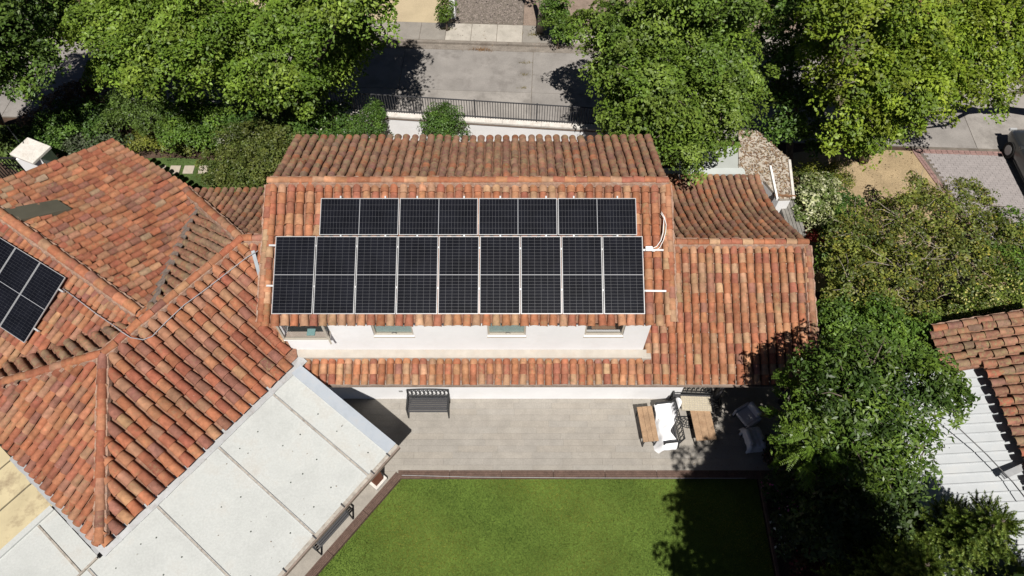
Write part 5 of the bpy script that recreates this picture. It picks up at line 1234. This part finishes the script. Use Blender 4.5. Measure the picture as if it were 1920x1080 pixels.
shrub('cream variegated shrub beside the grey timber boards', LB((1530, 365, 1.6, .55), (1520, 395, 1.3, .5), (1545, 345, 1.5, .4)), name='variegated_shrub', cols=((.38, .40, .20), (.14, .18, .05), (.30, .33, .15), (.10, .14, .035)), leaf=.10, group=None, odd=((.55, .55, .38),), oddp=.15)
shrub('clipped yellow green hedge end above the cream shrub', LB((1535, 325, 1.3, .45), (1570, 322, 1.2, .4), (1580, 340, 1.0, .35), (1510, 328, 1.2, .35)), name='clipped_hedge', cols=((.19, .20, .025), (.14, .16, .022), (.09, .12, .02)), leaf=.06, group=None)
shrub('dark rounded shrub in the shade below the clipped hedge', LB((1585, 390, 1.1, .55), (1570, 420, 1.0, .5)), cols=G_DARK, group=None)
shrub('shrub thick with small yellow flowers above the neighbouring roof', LB((1820, 565, 2.2, .55), (1880, 555, 2.5, .6), (1850, 590, 2.4, .45), (1910, 580, 2.6, .5), (1790, 590, 2.0, .4)), name='yellow_flower_shrub', cols=((.09, .13, .02), (.12, .16, .025)), odd=((.60, .55, .16), (.5, .48, .2)), oddp=.16, leaf=.08, group=None)
shrub('broad green bush right of the olive shrub at the right edge', LB((1900, 500, 2.4, .7), (1920, 440, 2.2, .7)), cols=G_MID, group=None)
shrub('bushy greenery filling the gap beside the right eave', LB((1590, 610, 2.2, .7), (1660, 625, 2.6, .8), (1570, 480, 1.6, .6), (1730, 640, 2.6, .7), (1600, 560, 1.6, .7)), cols=G_MID, group=None)
shrub('leafy ivy hanging over the white wall end across the street', LB((838, 10, 1.3, .3, .5), (832, 25, 1.0, .22, .35)), name='ivy', cols=((.10, .16, .02), (.08, .13, .02)), group=None)
shrub('climbing green shrub round the trunk beyond the cobbled drive', LB((1045, 40, 1.3, .5, .8), (1040, 15, 2.0, .45, .8), (1060, 60, .8, .35)), cols=G_MID, group=None)
shrub('potted leafy plant beside the covered armchair', [(7.75, 7.0, .62, .26, .24)], name='potted_plant', cols=((.05, .08, .03), (.10, .06, .05)), group=None, base=(7.75, 7.0, .33))
gb = 'dark shrubs in the shaded right bed'
shrub('dark shrub with pink blossoms at the corner of the shaded bed', [(7.95, 6.1, .6, .45, .45), (8.2, 5.6, .5, .4, .4)], group=gb, name='pink_flower_shrub', cols=G_PAINTED_SHADE, odd=((.5, .08, .3), (.4, .12, .3)), oddp=.06)
shrub('dark leafy shrub in the middle of the shaded bed', [(8.4, 4.8, .8, .6, .6), (8.9, 5.4, 1.0, .7, .7), (9.2, 4.5, 1.2, .7, .8)], group=gb, cols=G_PAINTED_SHADE)
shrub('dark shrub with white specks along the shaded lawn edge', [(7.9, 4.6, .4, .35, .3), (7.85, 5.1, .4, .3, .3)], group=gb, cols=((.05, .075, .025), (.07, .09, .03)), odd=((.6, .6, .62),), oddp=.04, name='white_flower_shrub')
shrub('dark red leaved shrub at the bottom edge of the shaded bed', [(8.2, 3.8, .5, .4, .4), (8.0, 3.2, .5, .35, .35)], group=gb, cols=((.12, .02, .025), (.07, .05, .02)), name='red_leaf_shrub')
shrub('tall dark shrub below the feathery tree', [(9.4, 5.9, 1.6, .8, .9), (8.9, 6.3, 1.9, .7, .8), (10.0, 5.2, 1.5, .8, .9)], group=gb, cols=G_PAINTED_SHADE)
tk = thing('bare_trunk', at(1012, 60, 0), 'upright brown trunk at the edge of the dirt verge across the street', 'tree')
b = MB(); p = at(1012, 62, 0); b.tube([p, p + Vector((.05, .05, 1.5)), p + Vector((-.05, .1, 3.2))], [.16, .13, .10], 10); b.build('trunk', PALEBARK, tk, True)
link('crown', crown_mesh('crown', [(p.x + .3, p.y + .9, 4.4, 1.2, .8), (p.x - .6, p.y + 1.2, 4.6, 1.0, .8)], dens=16, cols=G_MID, leaf=.13), tk)
# dry weeds on the kerb
def tuft(x, y, z, label, cols, n=130, r_=.3, h=.14):
    c = at(x, y, z); P = rng.normal(0, r_ * .45, (n, 2)) * np.array([1.8, .4]); a = rng.uniform(0, 6.28, n); V = np.zeros((n, 3, 3)); w_ = .008
    V[:, 0, :2] = P + np.c_[np.cos(a), np.sin(a)] * w_; V[:, 1, :2] = P - np.c_[np.cos(a), np.sin(a)] * w_; V[:, 2, :2] = P + rng.normal(0, .06, (n, 2)); V[:, 2, 2] = h * rng.uniform(.4, 1.2, n); V += np.array([c.x, c.y, c.z])
    cc = np.array(cols)[rng.integers(0, len(cols), n)]; o = link('weed_tuft', np_mesh('weed_tuft', V.reshape(-1, 3), np.arange(n * 3).reshape(-1, 3), np.repeat(np.c_[cc, np.ones(n)], 3, axis=0), GRASS)); tag(o, label, 'weed')
tuft(902, 94, -.05, 'orange dry weeds growing in the far gutter', ((.34, .17, .05), (.26, .13, .05)))
tuft(838, 56, .02, 'straw coloured weeds at the foot of the white wall end', ((.26, .2, .07), (.16, .17, .05)), r_=.2)
tuft(1005, 66, .02, 'yellowish weeds on the dirt behind the pavement', ((.28, .22, .06), (.2, .18, .05)), r_=.25)
litter('fallen_leaves', [tuple(ST(-3, 5.0)[:2]), tuple(ST(8, 5.0)[:2]), tuple(ST(8, 6.9)[:2]), tuple(ST(-3, 6.9)[:2])], 260, .045, .03, 'dry leaves scattered on the far pavement')
litter('yard_leaves', [(10.5, 13.5), (16.6, 13.5), (15.8, 19.4), (12.6, 19.5)], 900, -.055, .03, 'dry leaves scattered on the sandy yard')
for k, (x, y) in enumerate(((986, 118), (983, 140), (981, 165))): tuft(x, y, -.07, ('dry weeds in the road joint nearest the far gutter', 'dry weeds midway along the road joint', 'dry weeds in the road joint nearest the railing')[k], ((.26, .21, .07), (.2, .16, .08)), n=50, r_=.16, h=.07)
litter('terrace_leaves', [(5.2, 6.7), (9.0, 6.7), (9.0, 8.7), (5.2, 8.7)], 160, .0, .022, 'small dry leaves scattered on the shaded terrace end')
litter('canopy_leaves', [tuple(AB(-4, -10.0)[:2]), tuple(AB(3, -10.0)[:2]), tuple(AB(3, -6.7)[:2]), tuple(AB(-4, -6.7)[:2])], 60, 0, .02, 'specks of dry leaf lying on the white canopy', zf=lambda x, y: CZ(Vector((x, y, 0)).dot(bX)) + .002)
